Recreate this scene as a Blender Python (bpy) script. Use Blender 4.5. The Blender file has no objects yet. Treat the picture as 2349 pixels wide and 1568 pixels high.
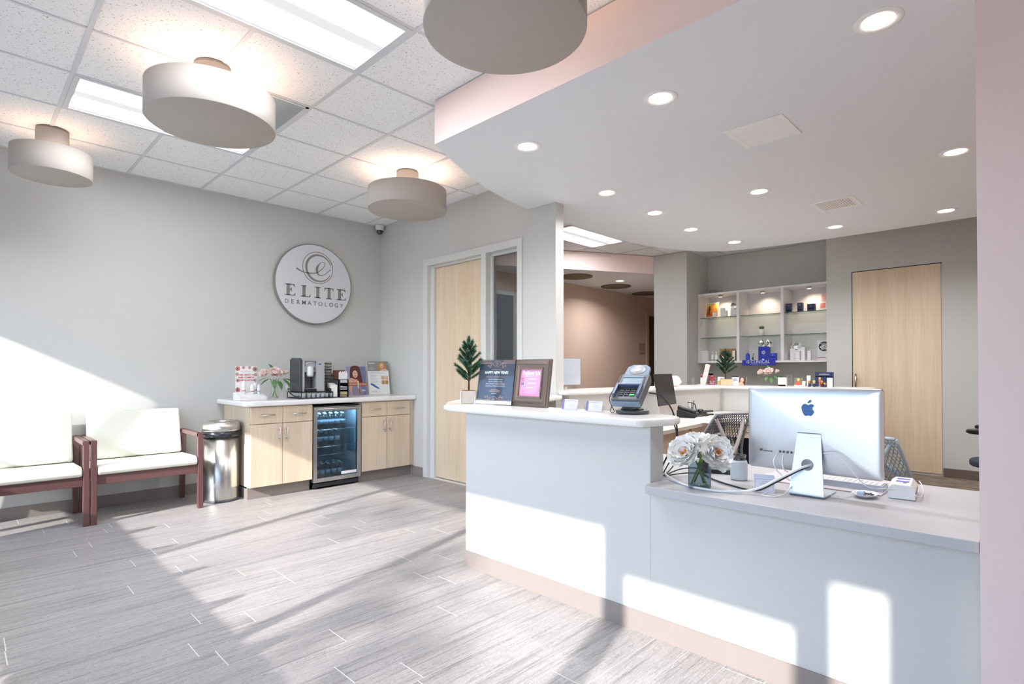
import bpy, bmesh, math, random
from mathutils import Vector, Matrix
R=math.radians
SC=bpy.context.scene
COL=SC.collection
rnd=random.Random(7)
# ---------------------------------------------------------------- camera
cam=bpy.data.cameras.new('camera'); camo=bpy.data.objects.new('camera',cam); COL.objects.link(camo)
CAMH=1.2169
camo.location=(0,0,CAMH); camo.rotation_euler=(R(90)+0.010744,0,R(44.54-90))
cam.sensor_width=36; cam.lens=36*1257.07/2349; cam.shift_y=(834.77-784)/2349
cam.clip_start=.05; cam.clip_end=200
SC.camera=camo
# ---------------------------------------------------------------- world, sun, exposure
wd=bpy.data.worlds.new('sky'); SC.world=wd; wd.use_nodes=True
nt=wd.node_tree; nt.nodes.clear()
sky=nt.nodes.new('ShaderNodeTexSky'); sky.sky_type='NISHITA'; sky.sun_disc=False
SUNDIR=Vector((1,.285,-.53)).normalized()
sky.sun_elevation=math.asin(-SUNDIR.z); sky.sun_rotation=math.atan2(-SUNDIR.x,-SUNDIR.y)
bg=nt.nodes.new('ShaderNodeBackground'); bg.inputs[1].default_value=.275
wo=nt.nodes.new('ShaderNodeOutputWorld')
hs=nt.nodes.new('ShaderNodeHueSaturation'); hs.inputs['Saturation'].default_value=.6
tn=nt.nodes.new('ShaderNodeMix'); tn.data_type='RGBA'; tn.blend_type='MULTIPLY'; tn.inputs[0].default_value=1; tn.inputs[7].default_value=(.74,.95,1.3,1)
nt.links.new(sky.outputs[0],hs.inputs['Color']); nt.links.new(hs.outputs[0],tn.inputs[6]); nt.links.new(tn.outputs[2],bg.inputs[0]); nt.links.new(bg.outputs[0],wo.inputs[0])
sl=bpy.data.lights.new('sun','SUN'); sl.energy=5.6; sl.angle=R(.75); sl.color=(1,.97,.93)
so=bpy.data.objects.new('sun',sl); COL.objects.link(so); so.location=(-6,-2,6)
so.rotation_euler=SUNDIR.to_track_quat('-Z','Y').to_euler()
SC.view_settings.view_transform='Standard'; SC.view_settings.look='None'
SC.view_settings.exposure=0.82; SC.view_settings.gamma=1; SC.view_settings.use_curve_mapping=False
SC.cycles.max_bounces=9; SC.cycles.diffuse_bounces=5; SC.cycles.transparent_max_bounces=16; SC.cycles.sample_clamp_indirect=6
SC.cycles.caustics_reflective=False; SC.cycles.caustics_refractive=False
# ---------------------------------------------------------------- materials
def lin(h):
    h=h.lstrip('#'); c=[int(h[i:i+2],16)/255 for i in (0,2,4)]
    return [x/12.92 if x<=.04045 else ((x+.055)/1.055)**2.4 for x in c]
MATS={}
def M(name,hexc,rough=.5,metal=0,var=.05,scale=9,bump=0,stretch=(1,1,1),spec=.5,emit=0,alpha=None,coat=0):
    if name in MATS: return MATS[name]
    m=bpy.data.materials.new(name); m.use_nodes=True; n=m.node_tree; N=n.nodes; L=n.links
    b=N['Principled BSDF']; c=lin(hexc)
    tc=N.new('ShaderNodeTexCoord'); mp=N.new('ShaderNodeMapping'); mp.inputs['Scale'].default_value=stretch
    nz=N.new('ShaderNodeTexNoise'); nz.inputs['Scale'].default_value=scale; nz.inputs['Detail'].default_value=4
    mx=N.new('ShaderNodeMix'); mx.data_type='RGBA'
    mx.inputs[6].default_value=[x*(1-var) for x in c]+[1]; mx.inputs[7].default_value=[min(1,x*(1+var)) for x in c]+[1]
    L.new(tc.outputs['Object'],mp.inputs[0]); L.new(mp.outputs[0],nz.inputs['Vector'])
    L.new(nz.outputs['Fac'],mx.inputs[0]); L.new(mx.outputs[2],b.inputs['Base Color'])
    b.inputs['Roughness'].default_value=rough; b.inputs['Metallic'].default_value=metal
    b.inputs['Specular IOR Level'].default_value=spec
    if coat: b.inputs['Coat Weight'].default_value=coat
    if bump:
        bp=N.new('ShaderNodeBump'); bp.inputs['Strength'].default_value=bump; bp.inputs['Distance'].default_value=.004
        L.new(nz.outputs['Fac'],bp.inputs['Height']); L.new(bp.outputs[0],b.inputs['Normal'])
    if emit:
        L.new(mx.outputs[2],b.inputs['Emission Color']); b.inputs['Emission Strength'].default_value=emit
    if alpha is not None: b.inputs['Alpha'].default_value=alpha
    MATS[name]=m; return m
def glass(name,tint='ffffff',refl=.08,rough=.02,clear=.92,fre=.9):
    """thin clear sheet: lets light straight through, mirrors a little"""
    if name in MATS: return MATS[name]
    m=bpy.data.materials.new(name); m.use_nodes=True; N=m.node_tree.nodes; L=m.node_tree.links; N.clear()
    o=N.new('ShaderNodeOutputMaterial'); t=N.new('ShaderNodeBsdfTransparent'); g=N.new('ShaderNodeBsdfGlossy'); mx=N.new('ShaderNodeMixShader')
    nz=N.new('ShaderNodeTexNoise'); nz.inputs['Scale'].default_value=3
    rr=N.new('ShaderNodeMapRange'); rr.inputs[3].default_value=clear*.99; rr.inputs[4].default_value=clear
    L.new(nz.outputs['Fac'],rr.inputs[0])
    sc=N.new('ShaderNodeMix'); sc.data_type='RGBA'; sc.blend_type='MULTIPLY'; sc.inputs[0].default_value=1
    sc.inputs[6].default_value=lin(tint)+[1]
    L.new(rr.outputs[0],sc.inputs[7]); L.new(sc.outputs[2],t.inputs[0])
    lw=N.new('ShaderNodeLayerWeight'); fr=N.new('ShaderNodeMath'); fr.operation='POWER'; fr.inputs[1].default_value=4.5; L.new(lw.outputs['Facing'],fr.inputs[0])
    mu=N.new('ShaderNodeMath'); mu.operation='MULTIPLY_ADD'; mu.inputs[1].default_value=fre; mu.inputs[2].default_value=refl*.7
    mu.use_clamp=True
    L.new(fr.outputs[0],mu.inputs[0]); L.new(mu.outputs[0],mx.inputs[0]); g.inputs['Roughness'].default_value=rough
    L.new(t.outputs[0],mx.inputs[1]); L.new(g.outputs[0],mx.inputs[2]); L.new(mx.outputs[0],o.inputs[0])
    MATS[name]=m; return m
def wood(name,ha,hb,rough=.45,axis=2,fine=70):
    if name in MATS: return MATS[name]
    m=bpy.data.materials.new(name); m.use_nodes=True; N=m.node_tree.nodes; L=m.node_tree.links; b=N['Principled BSDF']
    tc=N.new('ShaderNodeTexCoord'); mp=N.new('ShaderNodeMapping'); s=[1.,1.,1.]
    for i in range(3): s[i]=.035 if i==axis else 1
    mp.inputs['Scale'].default_value=s
    oi=N.new('ShaderNodeObjectInfo'); ad=N.new('ShaderNodeVectorMath'); ad.operation='ADD'
    L.new(tc.outputs['Object'],ad.inputs[0]); L.new(oi.outputs['Random'],ad.inputs[1]); L.new(ad.outputs[0],mp.inputs[0])
    nz=N.new('ShaderNodeTexNoise'); nz.inputs['Scale'].default_value=fine; nz.inputs['Detail'].default_value=5
    n2=N.new('ShaderNodeTexNoise'); n2.inputs['Scale'].default_value=fine*.12; n2.inputs['Detail'].default_value=2
    L.new(mp.outputs[0],nz.inputs['Vector']); L.new(mp.outputs[0],n2.inputs['Vector'])
    av=N.new('ShaderNodeMath'); av.operation='ADD'; L.new(nz.outputs['Fac'],av.inputs[0]); L.new(n2.outputs['Fac'],av.inputs[1])
    rp=N.new('ShaderNodeMapRange'); rp.inputs[1].default_value=.7; rp.inputs[2].default_value=1.3
    L.new(av.outputs[0],rp.inputs[0])
    mx=N.new('ShaderNodeMix'); mx.data_type='RGBA'; mx.inputs[6].default_value=lin(ha)+[1]; mx.inputs[7].default_value=lin(hb)+[1]
    L.new(rp.outputs[0],mx.inputs[0]); L.new(mx.outputs[2],b.inputs['Base Color']); b.inputs['Roughness'].default_value=rough
    MATS[name]=m; return m
def plank_mat():
    m=bpy.data.materials.new('grey_plank'); m.use_nodes=True; N=m.node_tree.nodes; L=m.node_tree.links; b=N['Principled BSDF']
    g=N.new('ShaderNodeNewGeometry'); oi=N.new('ShaderNodeObjectInfo')
    sc=N.new('ShaderNodeVectorMath'); sc.operation='MULTIPLY'; sc.inputs[1].default_value=(1.0,15,1)
    mu=N.new('ShaderNodeMath'); mu.operation='MULTIPLY'; mu.inputs[1].default_value=91
    ad=N.new('ShaderNodeVectorMath'); ad.operation='ADD'
    L.new(g.outputs['Position'],sc.inputs[0]); L.new(oi.outputs['Random'],mu.inputs[0]); L.new(sc.outputs[0],ad.inputs[0]); L.new(mu.outputs[0],ad.inputs[1])
    nz=N.new('ShaderNodeTexNoise'); nz.inputs['Scale'].default_value=1.3; nz.inputs['Detail'].default_value=8; nz.inputs['Roughness'].default_value=1.5; nz.inputs['Distortion'].default_value=.8
    n2=N.new('ShaderNodeTexNoise'); n2.inputs['Scale'].default_value=.5; n2.inputs['Detail'].default_value=2
    L.new(ad.outputs[0],nz.inputs['Vector']); L.new(ad.outputs[0],n2.inputs['Vector'])
    rp=N.new('ShaderNodeValToRGB'); e=rp.color_ramp.elements
    e[0].position=.385; e[0].color=lin('575251')+[1]; e[1].position=.60; e[1].color=lin('c0bcba')+[1]
    q=rp.color_ramp.elements.new(.47); q.color=lin('999492')+[1]
    L.new(nz.outputs['Fac'],rp.inputs[0])
    s3=N.new('ShaderNodeVectorMath'); s3.operation='MULTIPLY'; s3.inputs[1].default_value=(1.1,3.2,1); L.new(ad.outputs[0],s3.inputs[0])
    n3=N.new('ShaderNodeTexNoise'); n3.inputs['Scale'].default_value=1; n3.inputs['Detail'].default_value=6; n3.inputs['Distortion'].default_value=1.2; L.new(s3.outputs[0],n3.inputs['Vector'])
    st=N.new('ShaderNodeMapRange'); st.inputs[1].default_value=.36; st.inputs[2].default_value=.47; st.inputs[3].default_value=.72; st.inputs[4].default_value=1.02; L.new(n3.outputs['Fac'],st.inputs[0])
    mr=N.new('ShaderNodeMapRange'); mr.inputs[3].default_value=.94; mr.inputs[4].default_value=1.05
    L.new(oi.outputs['Random'],mr.inputs[0])
    mx=N.new('ShaderNodeMix'); mx.data_type='RGBA'; mx.blend_type='MULTIPLY'; mx.inputs[0].default_value=1
    mq=N.new('ShaderNodeMath'); mq.operation='MULTIPLY'; L.new(mr.outputs[0],mq.inputs[0]); L.new(st.outputs[0],mq.inputs[1])
    L.new(rp.outputs[0],mx.inputs[6]); L.new(mq.outputs[0],mx.inputs[7]); L.new(mx.outputs[2],b.inputs['Base Color'])
    b.inputs['Roughness'].default_value=.42
    bp=N.new('ShaderNodeBump'); bp.inputs['Strength'].default_value=.12; bp.inputs['Distance'].default_value=.002
    L.new(nz.outputs['Fac'],bp.inputs['Height']); L.new(bp.outputs[0],b.inputs['Normal'])
    MATS['grey_plank']=m; return m
def tile_mat():
    m=bpy.data.materials.new('acoustic_tile'); m.use_nodes=True; N=m.node_tree.nodes; L=m.node_tree.links; b=N['Principled BSDF']
    g=N.new('ShaderNodeNewGeometry')
    nz=N.new('ShaderNodeTexNoise'); nz.inputs['Scale'].default_value=115; nz.inputs['Detail'].default_value=1
    L.new(g.outputs['Position'],nz.inputs['Vector'])
    rp=N.new('ShaderNodeValToRGB'); e=rp.color_ramp.elements
    e[0].position=.29; e[0].color=lin('a3a3a0')+[1]; e[1].position=.34; e[1].color=lin('f3f5f6')+[1]
    L.new(nz.outputs['Fac'],rp.inputs[0]); L.new(rp.outputs[0],b.inputs['Base Color']); b.inputs['Roughness'].default_value=.9
    bp=N.new('ShaderNodeBump'); bp.inputs['Strength'].default_value=.3; bp.inputs['Distance'].default_value=.003
    L.new(rp.outputs[0],bp.inputs['Height']); L.new(bp.outputs[0],b.inputs['Normal'])
    MATS['acoustic_tile']=m; return m
def panel_mat():
    """ribbed diffuser of a ceiling troffer: two brighter tubes behind it"""
    m=bpy.data.materials.new('troffer_lens'); m.use_nodes=True; N=m.node_tree.nodes; L=m.node_tree.links; b=N['Principled BSDF']
    tc=N.new('ShaderNodeTexCoord'); sp=N.new('ShaderNodeSeparateXYZ'); L.new(tc.outputs['Object'],sp.inputs[0])
    ab=N.new('ShaderNodeMath'); ab.operation='ABSOLUTE'; L.new(sp.outputs[1],ab.inputs[0])
    su=N.new('ShaderNodeMath'); su.operation='SUBTRACT'; su.inputs[1].default_value=.145; L.new(ab.outputs[0],su.inputs[0])
    a2=N.new('ShaderNodeMath'); a2.operation='ABSOLUTE'; L.new(su.outputs[0],a2.inputs[0])
    mr=N.new('ShaderNodeMapRange'); mr.interpolation_type='SMOOTHSTEP'; mr.inputs[1].default_value=0; mr.inputs[2].default_value=.11; mr.inputs[3].default_value=25; mr.inputs[4].default_value=.36
    L.new(a2.outputs[0],mr.inputs[0]); L.new(mr.outputs[0],b.inputs['Emission Strength'])
    b.inputs['Emission Color'].default_value=lin('f3f5fa')+[1]; b.inputs['Base Color'].default_value=lin('a8a4a2')+[1]
    MATS['troffer_lens']=m; return m
plank_mat(); tile_mat(); panel_mat()
WALL=M('greige_paint','cbcbc7',.75,var=.012,scale=3)
PINK=M('blush_paint','f0dbd5',.75,var=.012,scale=3)
WHITE=M('white_paint','e6e9ed',.7,var=.01,scale=3)
TRIM=M('trim_paint','d6d7d4',.45,var=.01)
COVE=M('taupe_cove_base','8f857f',.55,var=.03)
TAN=M('taupe_wall_paint','cfb4a3',.75,var=.015,scale=3)
QUARTZ=M('white_quartz','eceae8',.18,var=.03,scale=160,spec=.5)
LAM=M('pale_laminate','b9b7b9',.35,var=.01)
MAPLE=wood('maple_laminate','d3bda2','e2d0b8',.42)
MAPLED=wood('maple_door','d8c0a0','e6d3b9',.42)
STEEL=M('brushed_steel','c9c7c3',.28,1,var=.06,scale=60,stretch=(1,1,.05))
CHROME=M('chrome','dadada',.12,1,var=.02)
BLACK=M('black_plastic','1d1d1f',.4,var=.1)
DGREY=M('dark_grey_plastic','4a4c50',.42,var=.06)
GREYP=M('grey_plastic','8d9096',.4,var=.04)
SILVERP=M('silver_plastic','b5b7ba',.35,.3,var=.03)
WHITEP=M('white_plastic','e9e9e8',.4,var=.02)
PAPER=M('paper','f1f0ee',.8,var=.015)
CLEAR=glass('clear_acrylic',clear=.97,refl=.045,fre=.2)
GLASS=glass('window_glass',clear=.96,refl=.07)
GREEN=M('leaf_green','4d7a43',.55,var=.25,scale=30)
DGREEN=M('pine_needle','3f6b4f',.6,var=.3,scale=40)
STEM=M('stem_green','6f9a3a',.5,var=.15,scale=30)
# ---------------------------------------------------------------- mesh builder
class MB:
    def __init__(s): s.v=[]; s.f=[]; s.m=[]; s.sm=[]
    def add(s,vs,fs,m=0,sm=False):
        o=len(s.v); s.v+= [tuple(v) for v in vs]
        for f in fs: s.f.append(tuple(i+o for i in f)); s.m.append(m); s.sm.append(sm)
        return s
    def box(s,x0,y0,z0,x1,y1,z1,m=0):
        x0,x1=min(x0,x1),max(x0,x1); y0,y1=min(y0,y1),max(y0,y1); z0,z1=min(z0,z1),max(z0,z1)
        return s.add([(x,y,z) for z in (z0,z1) for y in (y0,y1) for x in (x0,x1)],[(0,2,3,1),(4,5,7,6),(0,1,5,4),(2,6,7,3),(0,4,6,2),(1,3,7,5)],m)
    def prism(s,poly,a,b,m=0,axis='z',sm=False):
        """polygon (counter-clockwise) swept from a to b along an axis; in-plane pairs: z->(x,y), y->(x,z), x->(y,z)"""
        def P(p,t): return {'z':(p[0],p[1],t),'y':(p[0],t,p[1]),'x':(t,p[0],p[1])}[axis]
        n=len(poly); vs=[P(p,a) for p in poly]+[P(p,b) for p in poly]
        s.add(vs,[tuple(range(n))[::-1],tuple(range(n,2*n))],m)
        o=len(s.v)-2*n
        for i in range(n):
            j=(i+1)%n; s.f.append((o+i,o+j,o+n+j,o+n+i)); s.m.append(m); s.sm.append(sm)
        return s
    def lathe(s,prof,n=28,c=(0,0,0),m=0,sm=True,squash=1):
        vs=[];fs=[]
        for r,z in prof:
            for k in range(n):
                a=2*math.pi*k/n; vs.append((c[0]+r*math.cos(a),c[1]+r*squash*math.sin(a),c[2]+z))
        for i in range(len(prof)-1):
            for k in range(n):
                k2=(k+1)%n; fs.append((i*n+k,i*n+k2,(i+1)*n+k2,(i+1)*n+k))
        s.add(vs,fs,m,sm)
        o=len(s.v)-len(vs)
        if prof[0][0]>1e-6: s.f.append(tuple(o+k for k in range(n))[::-1]); s.m.append(m); s.sm.append(False)
        if prof[-1][0]>1e-6: s.f.append(tuple(o+(len(prof)-1)*n+k for k in range(n))); s.m.append(m); s.sm.append(False)
        return s
    def cyl(s,a,b,r,n=16,m=0,r2=None): return s.tube([a,b],r,n,m,r2=r2)
    def tube(s,pts,r,n=8,m=0,r2=None,cap=True,flat=1):
        pts=[Vector(p) for p in pts]; vs=[];fs=[]; N=len(pts); u=None
        for i,p in enumerate(pts):
            t=(pts[min(i+1,N-1)]-pts[max(i-1,0)]).normalized()
            if u is None:
                u=t.cross(Vector((0,0,1)))
                if u.length<1e-3: u=t.cross(Vector((1,0,0)))
            u=(u-t*u.dot(t)).normalized(); w=t.cross(u)
            rr=r if r2 is None else r+(r2-r)*i/(N-1)
            for k in range(n):
                a=2*math.pi*k/n; vs.append(p+u*rr*math.cos(a)+w*rr*flat*math.sin(a))
        for i in range(N-1):
            for k in range(n):
                k2=(k+1)%n; fs.append((i*n+k2,i*n+k,(i+1)*n+k,(i+1)*n+k2))
        s.add(vs,fs,m,True)
        if cap:
            o=len(s.v)-len(vs); s.f.append(tuple(o+k for k in range(n))); s.m.append(m); s.sm.append(False)
            s.f.append(tuple(o+(N-1)*n+k for k in range(n))[::-1]); s.m.append(m); s.sm.append(False)
        return s
    def poly(s,pts,m=0): return s.add(pts,[tuple(range(len(pts)))],m)
    def sphere(s,c,r,m=0,n=14,k=9,sz=1):
        return s.lathe([(max(1e-7,r*math.sin(math.pi*i/k)),-r*sz*math.cos(math.pi*i/k)) for i in range(k+1)],n,c,m)
    def mesh(s,name,mats):
        me=bpy.data.meshes.new(name); me.from_pydata(s.v,[],s.f)
        for mt in (mats if isinstance(mats,(list,tuple)) else [mats]): me.materials.append(mt)
        me.polygons.foreach_set('material_index',s.m); me.polygons.foreach_set('use_smooth',s.sm)
        me.update(); return me
    def build(s,name,mats,parent=None,bev=0,seg=2,loc=(0,0,0),rot=None):
        o=bpy.data.objects.new(name,s.mesh(name,mats)); COL.objects.link(o); o.location=loc
        if rot: o.rotation_euler=rot
        if parent: o.parent=parent
        if bev:
            b=o.modifiers.new('edge','BEVEL'); b.width=bev; b.segments=seg; b.limit_method='ANGLE'; b.angle_limit=R(40)
        return o
def tag(o,label,cat,group=None):
    o['label']=label; o['category']=cat
    if group: o['group']=group
    return o
def thing(name,label,cat,loc=(0,0,0),rz=0,group=None):
    o=bpy.data.objects.new(name,None); COL.objects.link(o); o.location=loc; o.rotation_euler=(0,0,R(rz)); o.empty_display_size=.05
    return tag(o,label,cat,group)
def struct(o): o['kind']='structure'; return o
def dup(root,loc=None,rz=None,label=None,group=None,par=None):
    r=root.copy(); COL.objects.link(r)
    if par is not None: r.parent=par
    if loc is not None: r.location=loc
    if rz is not None: r.rotation_euler=(0,0,R(rz))
    if label: r['label']=label
    if group: r['group']=group
    for ch in [c for c in bpy.data.objects if c.parent==root]:
        dup(ch,par=r)
    return r
def bm(): return MB()
def arc(cx,cy,r,a0,a1,n,ry=None):
    ry=r if ry is None else ry
    return [(cx+r*math.cos(R(a0+(a1-a0)*i/n)),cy+ry*math.sin(R(a0+(a1-a0)*i/n))) for i in range(n+1)]
def ell(cx,cz,rx,rz,n=20): return arc(cx,cz,rx,0,360*(n-1)/n,n-1,rz)
def rect(x0,z0,x1,z1): return [(x0,z0),(x1,z0),(x1,z1),(x0,z1)]
def smooth(pts,n=6,closed=False):
    """Catmull-Rom through the points"""
    P=[Vector(p) for p in pts]; out=[]; N=len(P)
    rng=range(N if closed else N-1)
    for i in rng:
        g=lambda k: P[k%N] if closed else P[max(0,min(N-1,k))]
        a,b,c,d=g(i-1),g(i),g(i+1),g(i+2)
        for j in range(n):
            t=j/n; out.append(.5*((2*b)+(c-a)*t+(2*a-5*b+4*c-d)*t*t+(3*b-a-3*c+d)*t**3))
    if not closed: out.append(P[-1])
    return out
def textmesh(txt,size,x=0,z=0,align='CENTER',bold=0,space=1.0,shear=0):
    cu=bpy.data.curves.new('lettering','FONT'); cu.body=txt; cu.size=size; cu.align_x=align; cu.align_y='CENTER'; cu.offset=bold; cu.space_character=space; cu.shear=shear; cu.resolution_u=3
    ob=bpy.data.objects.new('lettering',cu); COL.objects.link(ob)
    dg=bpy.context.evaluated_depsgraph_get(); me=bpy.data.meshes.new_from_object(ob.evaluated_get(dg))
    vs=[(v.co.x+x,v.co.y+z) for v in me.vertices]; fs=[tuple(p.vertices) for p in me.polygons]
    bpy.data.objects.remove(ob); bpy.data.curves.remove(cu); bpy.data.meshes.remove(me)
    return vs,fs
class Print:
    """flat print on a sheet that faces local -y: every layer lies a hair in front of the one before"""
    def __init__(s,y=0,step=.00025): s.b=MB(); s.y=y; s.step=step; s.k=0; s.mats=[]
    def mi(s,m):
        if m not in s.mats: s.mats.append(m)
        return s.mats.index(m)
    def shape(s,poly,m,keep=False):
        if not keep: s.k+=1
        y=s.y-s.step*s.k; n=len(poly)
        area=sum(poly[i][0]*poly[(i+1)%n][1]-poly[(i+1)%n][0]*poly[i][1] for i in range(n))
        p=poly if area>0 else poly[::-1]
        s.b.add([(x,y,z) for x,z in p],[tuple(range(n))],s.mi(m)); return s
    def text(s,txt,size,x,z,m,align='CENTER',bold=0,space=1.0,shear=0):
        s.k+=1; y=s.y-s.step*s.k; vs,fs=textmesh(txt,size,x,z,align,bold,space,shear)
        s.b.add([(a,y,c) for a,c in vs],fs,s.mi(m)); return s
    def lines(s,x0,x1,zs,h,m,align=None):
        s.k+=1
        for i,z in enumerate(zs):
            w=(x1-x0)*(.55+.45*((i*37)%10)/10); c=(x0+x1)/2
            a,b=(c-w/2,c+w/2) if align!='L' else (x0,x0+w)
            s.shape(rect(a,z-h/2,b,z+h/2),m,True)
        return s
    def build(s,parent,name='print'): return s.b.build(name,s.mats,parent)
# ================================================================ STRUCTURE
YA=6.036; XB=3.77; ZC=3.018; ZS=2.727; XW=-1.0
def S(b,name,mats,parent=None,bev=0):
    o=b.build(name,mats,parent,bev)
    if parent is None: struct(o)
    return o
# lobby floor: a light mortar bed and single planks on it
floor=S(bm().box(XW-.1,-2.3,-.06,XB+.1,YA,-.0006),'floor',M('pale_grout','dedbd8',.8))
pm=MB().box(-.5,-.5,-.5,.5,.5,.5).mesh('plank',MATS['grey_plank'])
PW=.1625; y=3.567-PW*36
row=0
while y<YA-.01:
    x=XW+.02-rnd.random()*1.1; y1=min(y+PW,YA-.002)
    while x<XB:
        x0=max(x,XW); x1=min(x+1.21,XB)
        inside=x0>2.42 and y1<2.5
        if x1-x0>.03 and y>-2.25 and not inside:
            o=bpy.data.objects.new('plank',pm); COL.objects.link(o); o.parent=floor
            o.scale=(x1-x0-.0045,y1-y-.0024,.006); o.location=((x0+x1)/2,(y+y1)/2,-.003)
        x+=1.21
    y+=PW; row+=1
def carpet():
    m=bpy.data.materials.new('striped_carpet'); m.use_nodes=True; N=m.node_tree.nodes; L=m.node_tree.links; b=N['Principled BSDF']
    g=N.new('ShaderNodeNewGeometry'); sc=N.new('ShaderNodeVectorMath'); sc.operation='MULTIPLY'; sc.inputs[1].default_value=(60,6,1)
    nz=N.new('ShaderNodeTexNoise'); nz.inputs['Scale'].default_value=1; L.new(g.outputs['Position'],sc.inputs[0]); L.new(sc.outputs[0],nz.inputs['Vector'])
    rp=N.new('ShaderNodeValToRGB'); e=rp.color_ramp.elements; e[0].position=.42; e[0].color=lin('5d524b')+[1]; e[1].position=.58; e[1].color=lin('a2937f')+[1]
    L.new(nz.outputs['Fac'],rp.inputs[0]); L.new(rp.outputs[0],b.inputs['Base Color']); b.inputs['Roughness'].default_value=.95
    return m
S(bm().box(XB+.1,-.9,-.06,11.6,YA,-.001).box(2.42,-.9,-.06,XB+.1,2.5,.001),'floor_carpet',carpet())
# ceiling grid
GX,GY,T=.4864,3.6114,.6096
ceil=S(bm().box(XW-.1,-2.3,ZC+.03,11.6,YA,ZC+.1),'ceiling',M('plenum_grey','77777a',.9))
tm=MB().box(-.5,-.5,0,.5,.5,1).mesh('ceiling_tile',MATS['acoustic_tile'])
TEE=M('tee_white','d3d6da',.5,var=.02)
skip={(0,-2),(1,-2),(0,1),(1,1),(1,0),(8,1),(9,1)}
def tiles(i0,i1,j0,j1,xa,xb,ya,yb,cut=lambda x,y:False):
    for i in range(i0,i1):
        for j in range(j0,j1):
            if (i,j) in skip: continue
            x0,x1=max(GX+T*i,xa),min(GX+T*(i+1),xb); y0,y1=max(GY+T*j,ya),min(GY+T*(j+1),yb)
            if x1-x0<.03 or y1-y0<.03 or cut((x0+x1)/2,(y0+y1)/2): continue
            o=bpy.data.objects.new('ceiling_tile',tm); COL.objects.link(o); o.parent=ceil
            o.location=((x0+x1)/2,(y0+y1)/2,ZC+.005); o.scale=(x1-x0-.002,y1-y0-.002,.016)
    for i in range(i0,i1+1):
        x=GX+T*i
        cuts=[(GY+T*j,GY+T*(j+1)) for (ii,j) in ((1,-2),(1,1),(9,1)) if ii==i]; a=ya
        for c0,c1 in sorted(cuts)+[(yb,yb)]:
            if xa<x<xb and c0-a>.02: bm().box(x-.012,a,ZC,x+.012,c0,ZC+.012).build('main_tee',TEE,ceil)
            a=c1
    for j in range(j0,j1+1):
        y=GY+T*j
        if ya<y<yb: bm().box(xa,y-.0075,ZC-.0005,xb,y+.0075,ZC+.011).build('cross_tee',TEE,ceil)
insoff=lambda x,y: x>2.75 and y<2.6
tiles(-3,6,-9,4,XW,XB,-2.2,YA,insoff)
tiles(5,17,-3,4,XB+.11,9.9,1.9,YA,lambda x,y:x<6.4 and y<2.9)
bm().box(XW,YA-.022,ZC-.002,XB,YA-.0005,ZC+.012).box(XB-.022,3.5,ZC-.002,XB-.0005,YA,ZC+.012).build('wall_angle',TEE,ceil)
# white dropped soffit with a blush rim
SO=[(2.24,-.85),(2.24,2.93)]+[tuple(p)[:2] for p in smooth([(2.24,2.93,0),(2.50,3.07,0),(2.96,3.285,0),(3.45,3.44,0),(4.1,3.53,0),(4.75,3.56,0),(5.41,3.56,0),(6.0,3.47,0),(6.5,3.26,0),(6.77,3.04,0),(6.93,2.72,0),(7.04,1.84,0),(7.05,.5,0)],5)[1:]]+[(7.05,-.85)]
def slab_ring(poly,z0,z1):
    b=MB(); n=len(poly); p=poly[::-1]   # poly runs clockwise seen from above
    b.add([(x,y,z0) for x,y in p]+[(x,y,z1) for x,y in p],[tuple(range(n))[::-1],tuple(range(n,2*n))],0)
    for i in range(n):
        j=(i+1)%n; b.f.append((i,j,n+j,n+i)); b.m.append(1); b.sm.append(False)
    return b
S(slab_ring(SO,ZS,ZC-.003),'ceiling_soffit',[WHITE,PINK])
S(slab_ring([(4.6,YA),(5.0,6.01),(6.416,5.222),(7.742,4.484),(11.5,4.484),(11.5,YA)][::1],2.74,ZC-.003),'ceiling_corridor_soffit',[WHITE,PINK])
# walls
S(bm().box(XW-.1,YA,0,XB+.05,YA+.12,ZC+.1),'wall_left',WALL)
wc=bm().box(XB+.05,YA,0,5.30,YA+.12,ZC+.1).box(5.30,YA,2.44,6.2,YA+.12,ZC+.1).box(6.2,YA,0,10.12,YA+.12,ZC+.1).box(10.12,YA,2.43,11.1,YA+.12,ZC+.1).box(11.1,YA,0,11.6,YA+.12,ZC+.1).box(11.55,2,0,11.65,YA,ZC)
S(wc,'wall_corridor',TAN)
DY0,DY1,DZ=3.565,5.12,2.475
S(bm().box(XB,DY1-.02,0,XB+.11,YA,ZC).box(XB,3.16,0,XB+.11,DY0+.02,ZC).box(XB,DY0+.02,DZ-.02,XB+.11,DY1-.02,ZC),'wall_back',WALL)
S(bm().box(7.92,-.85,0,8.6,2.072,ZC).box(7.06,-.85,0,7.92,-.75,ZC),'wall_far',WALL)
S(bm().box(8.5,2.072,0,8.6,3.94,ZC),'wall_niche',WALL)
S(bm().box(7.77,3.93,0,9.5,4.484,ZC).box(9.5,3.93,0,11.6,4.484,2.74),'wall_pillar',WALL)
S(bm().box(2.15,-2.2,0,2.31,.156,ZC).box(2.31,-.95,0,7.1,-.85,ZC),'wall_right',PINK)
S(bm().box(XW-.1,-2.32,0,2.2,-2.2,ZC+.05),'wall_behind',PINK)
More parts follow.
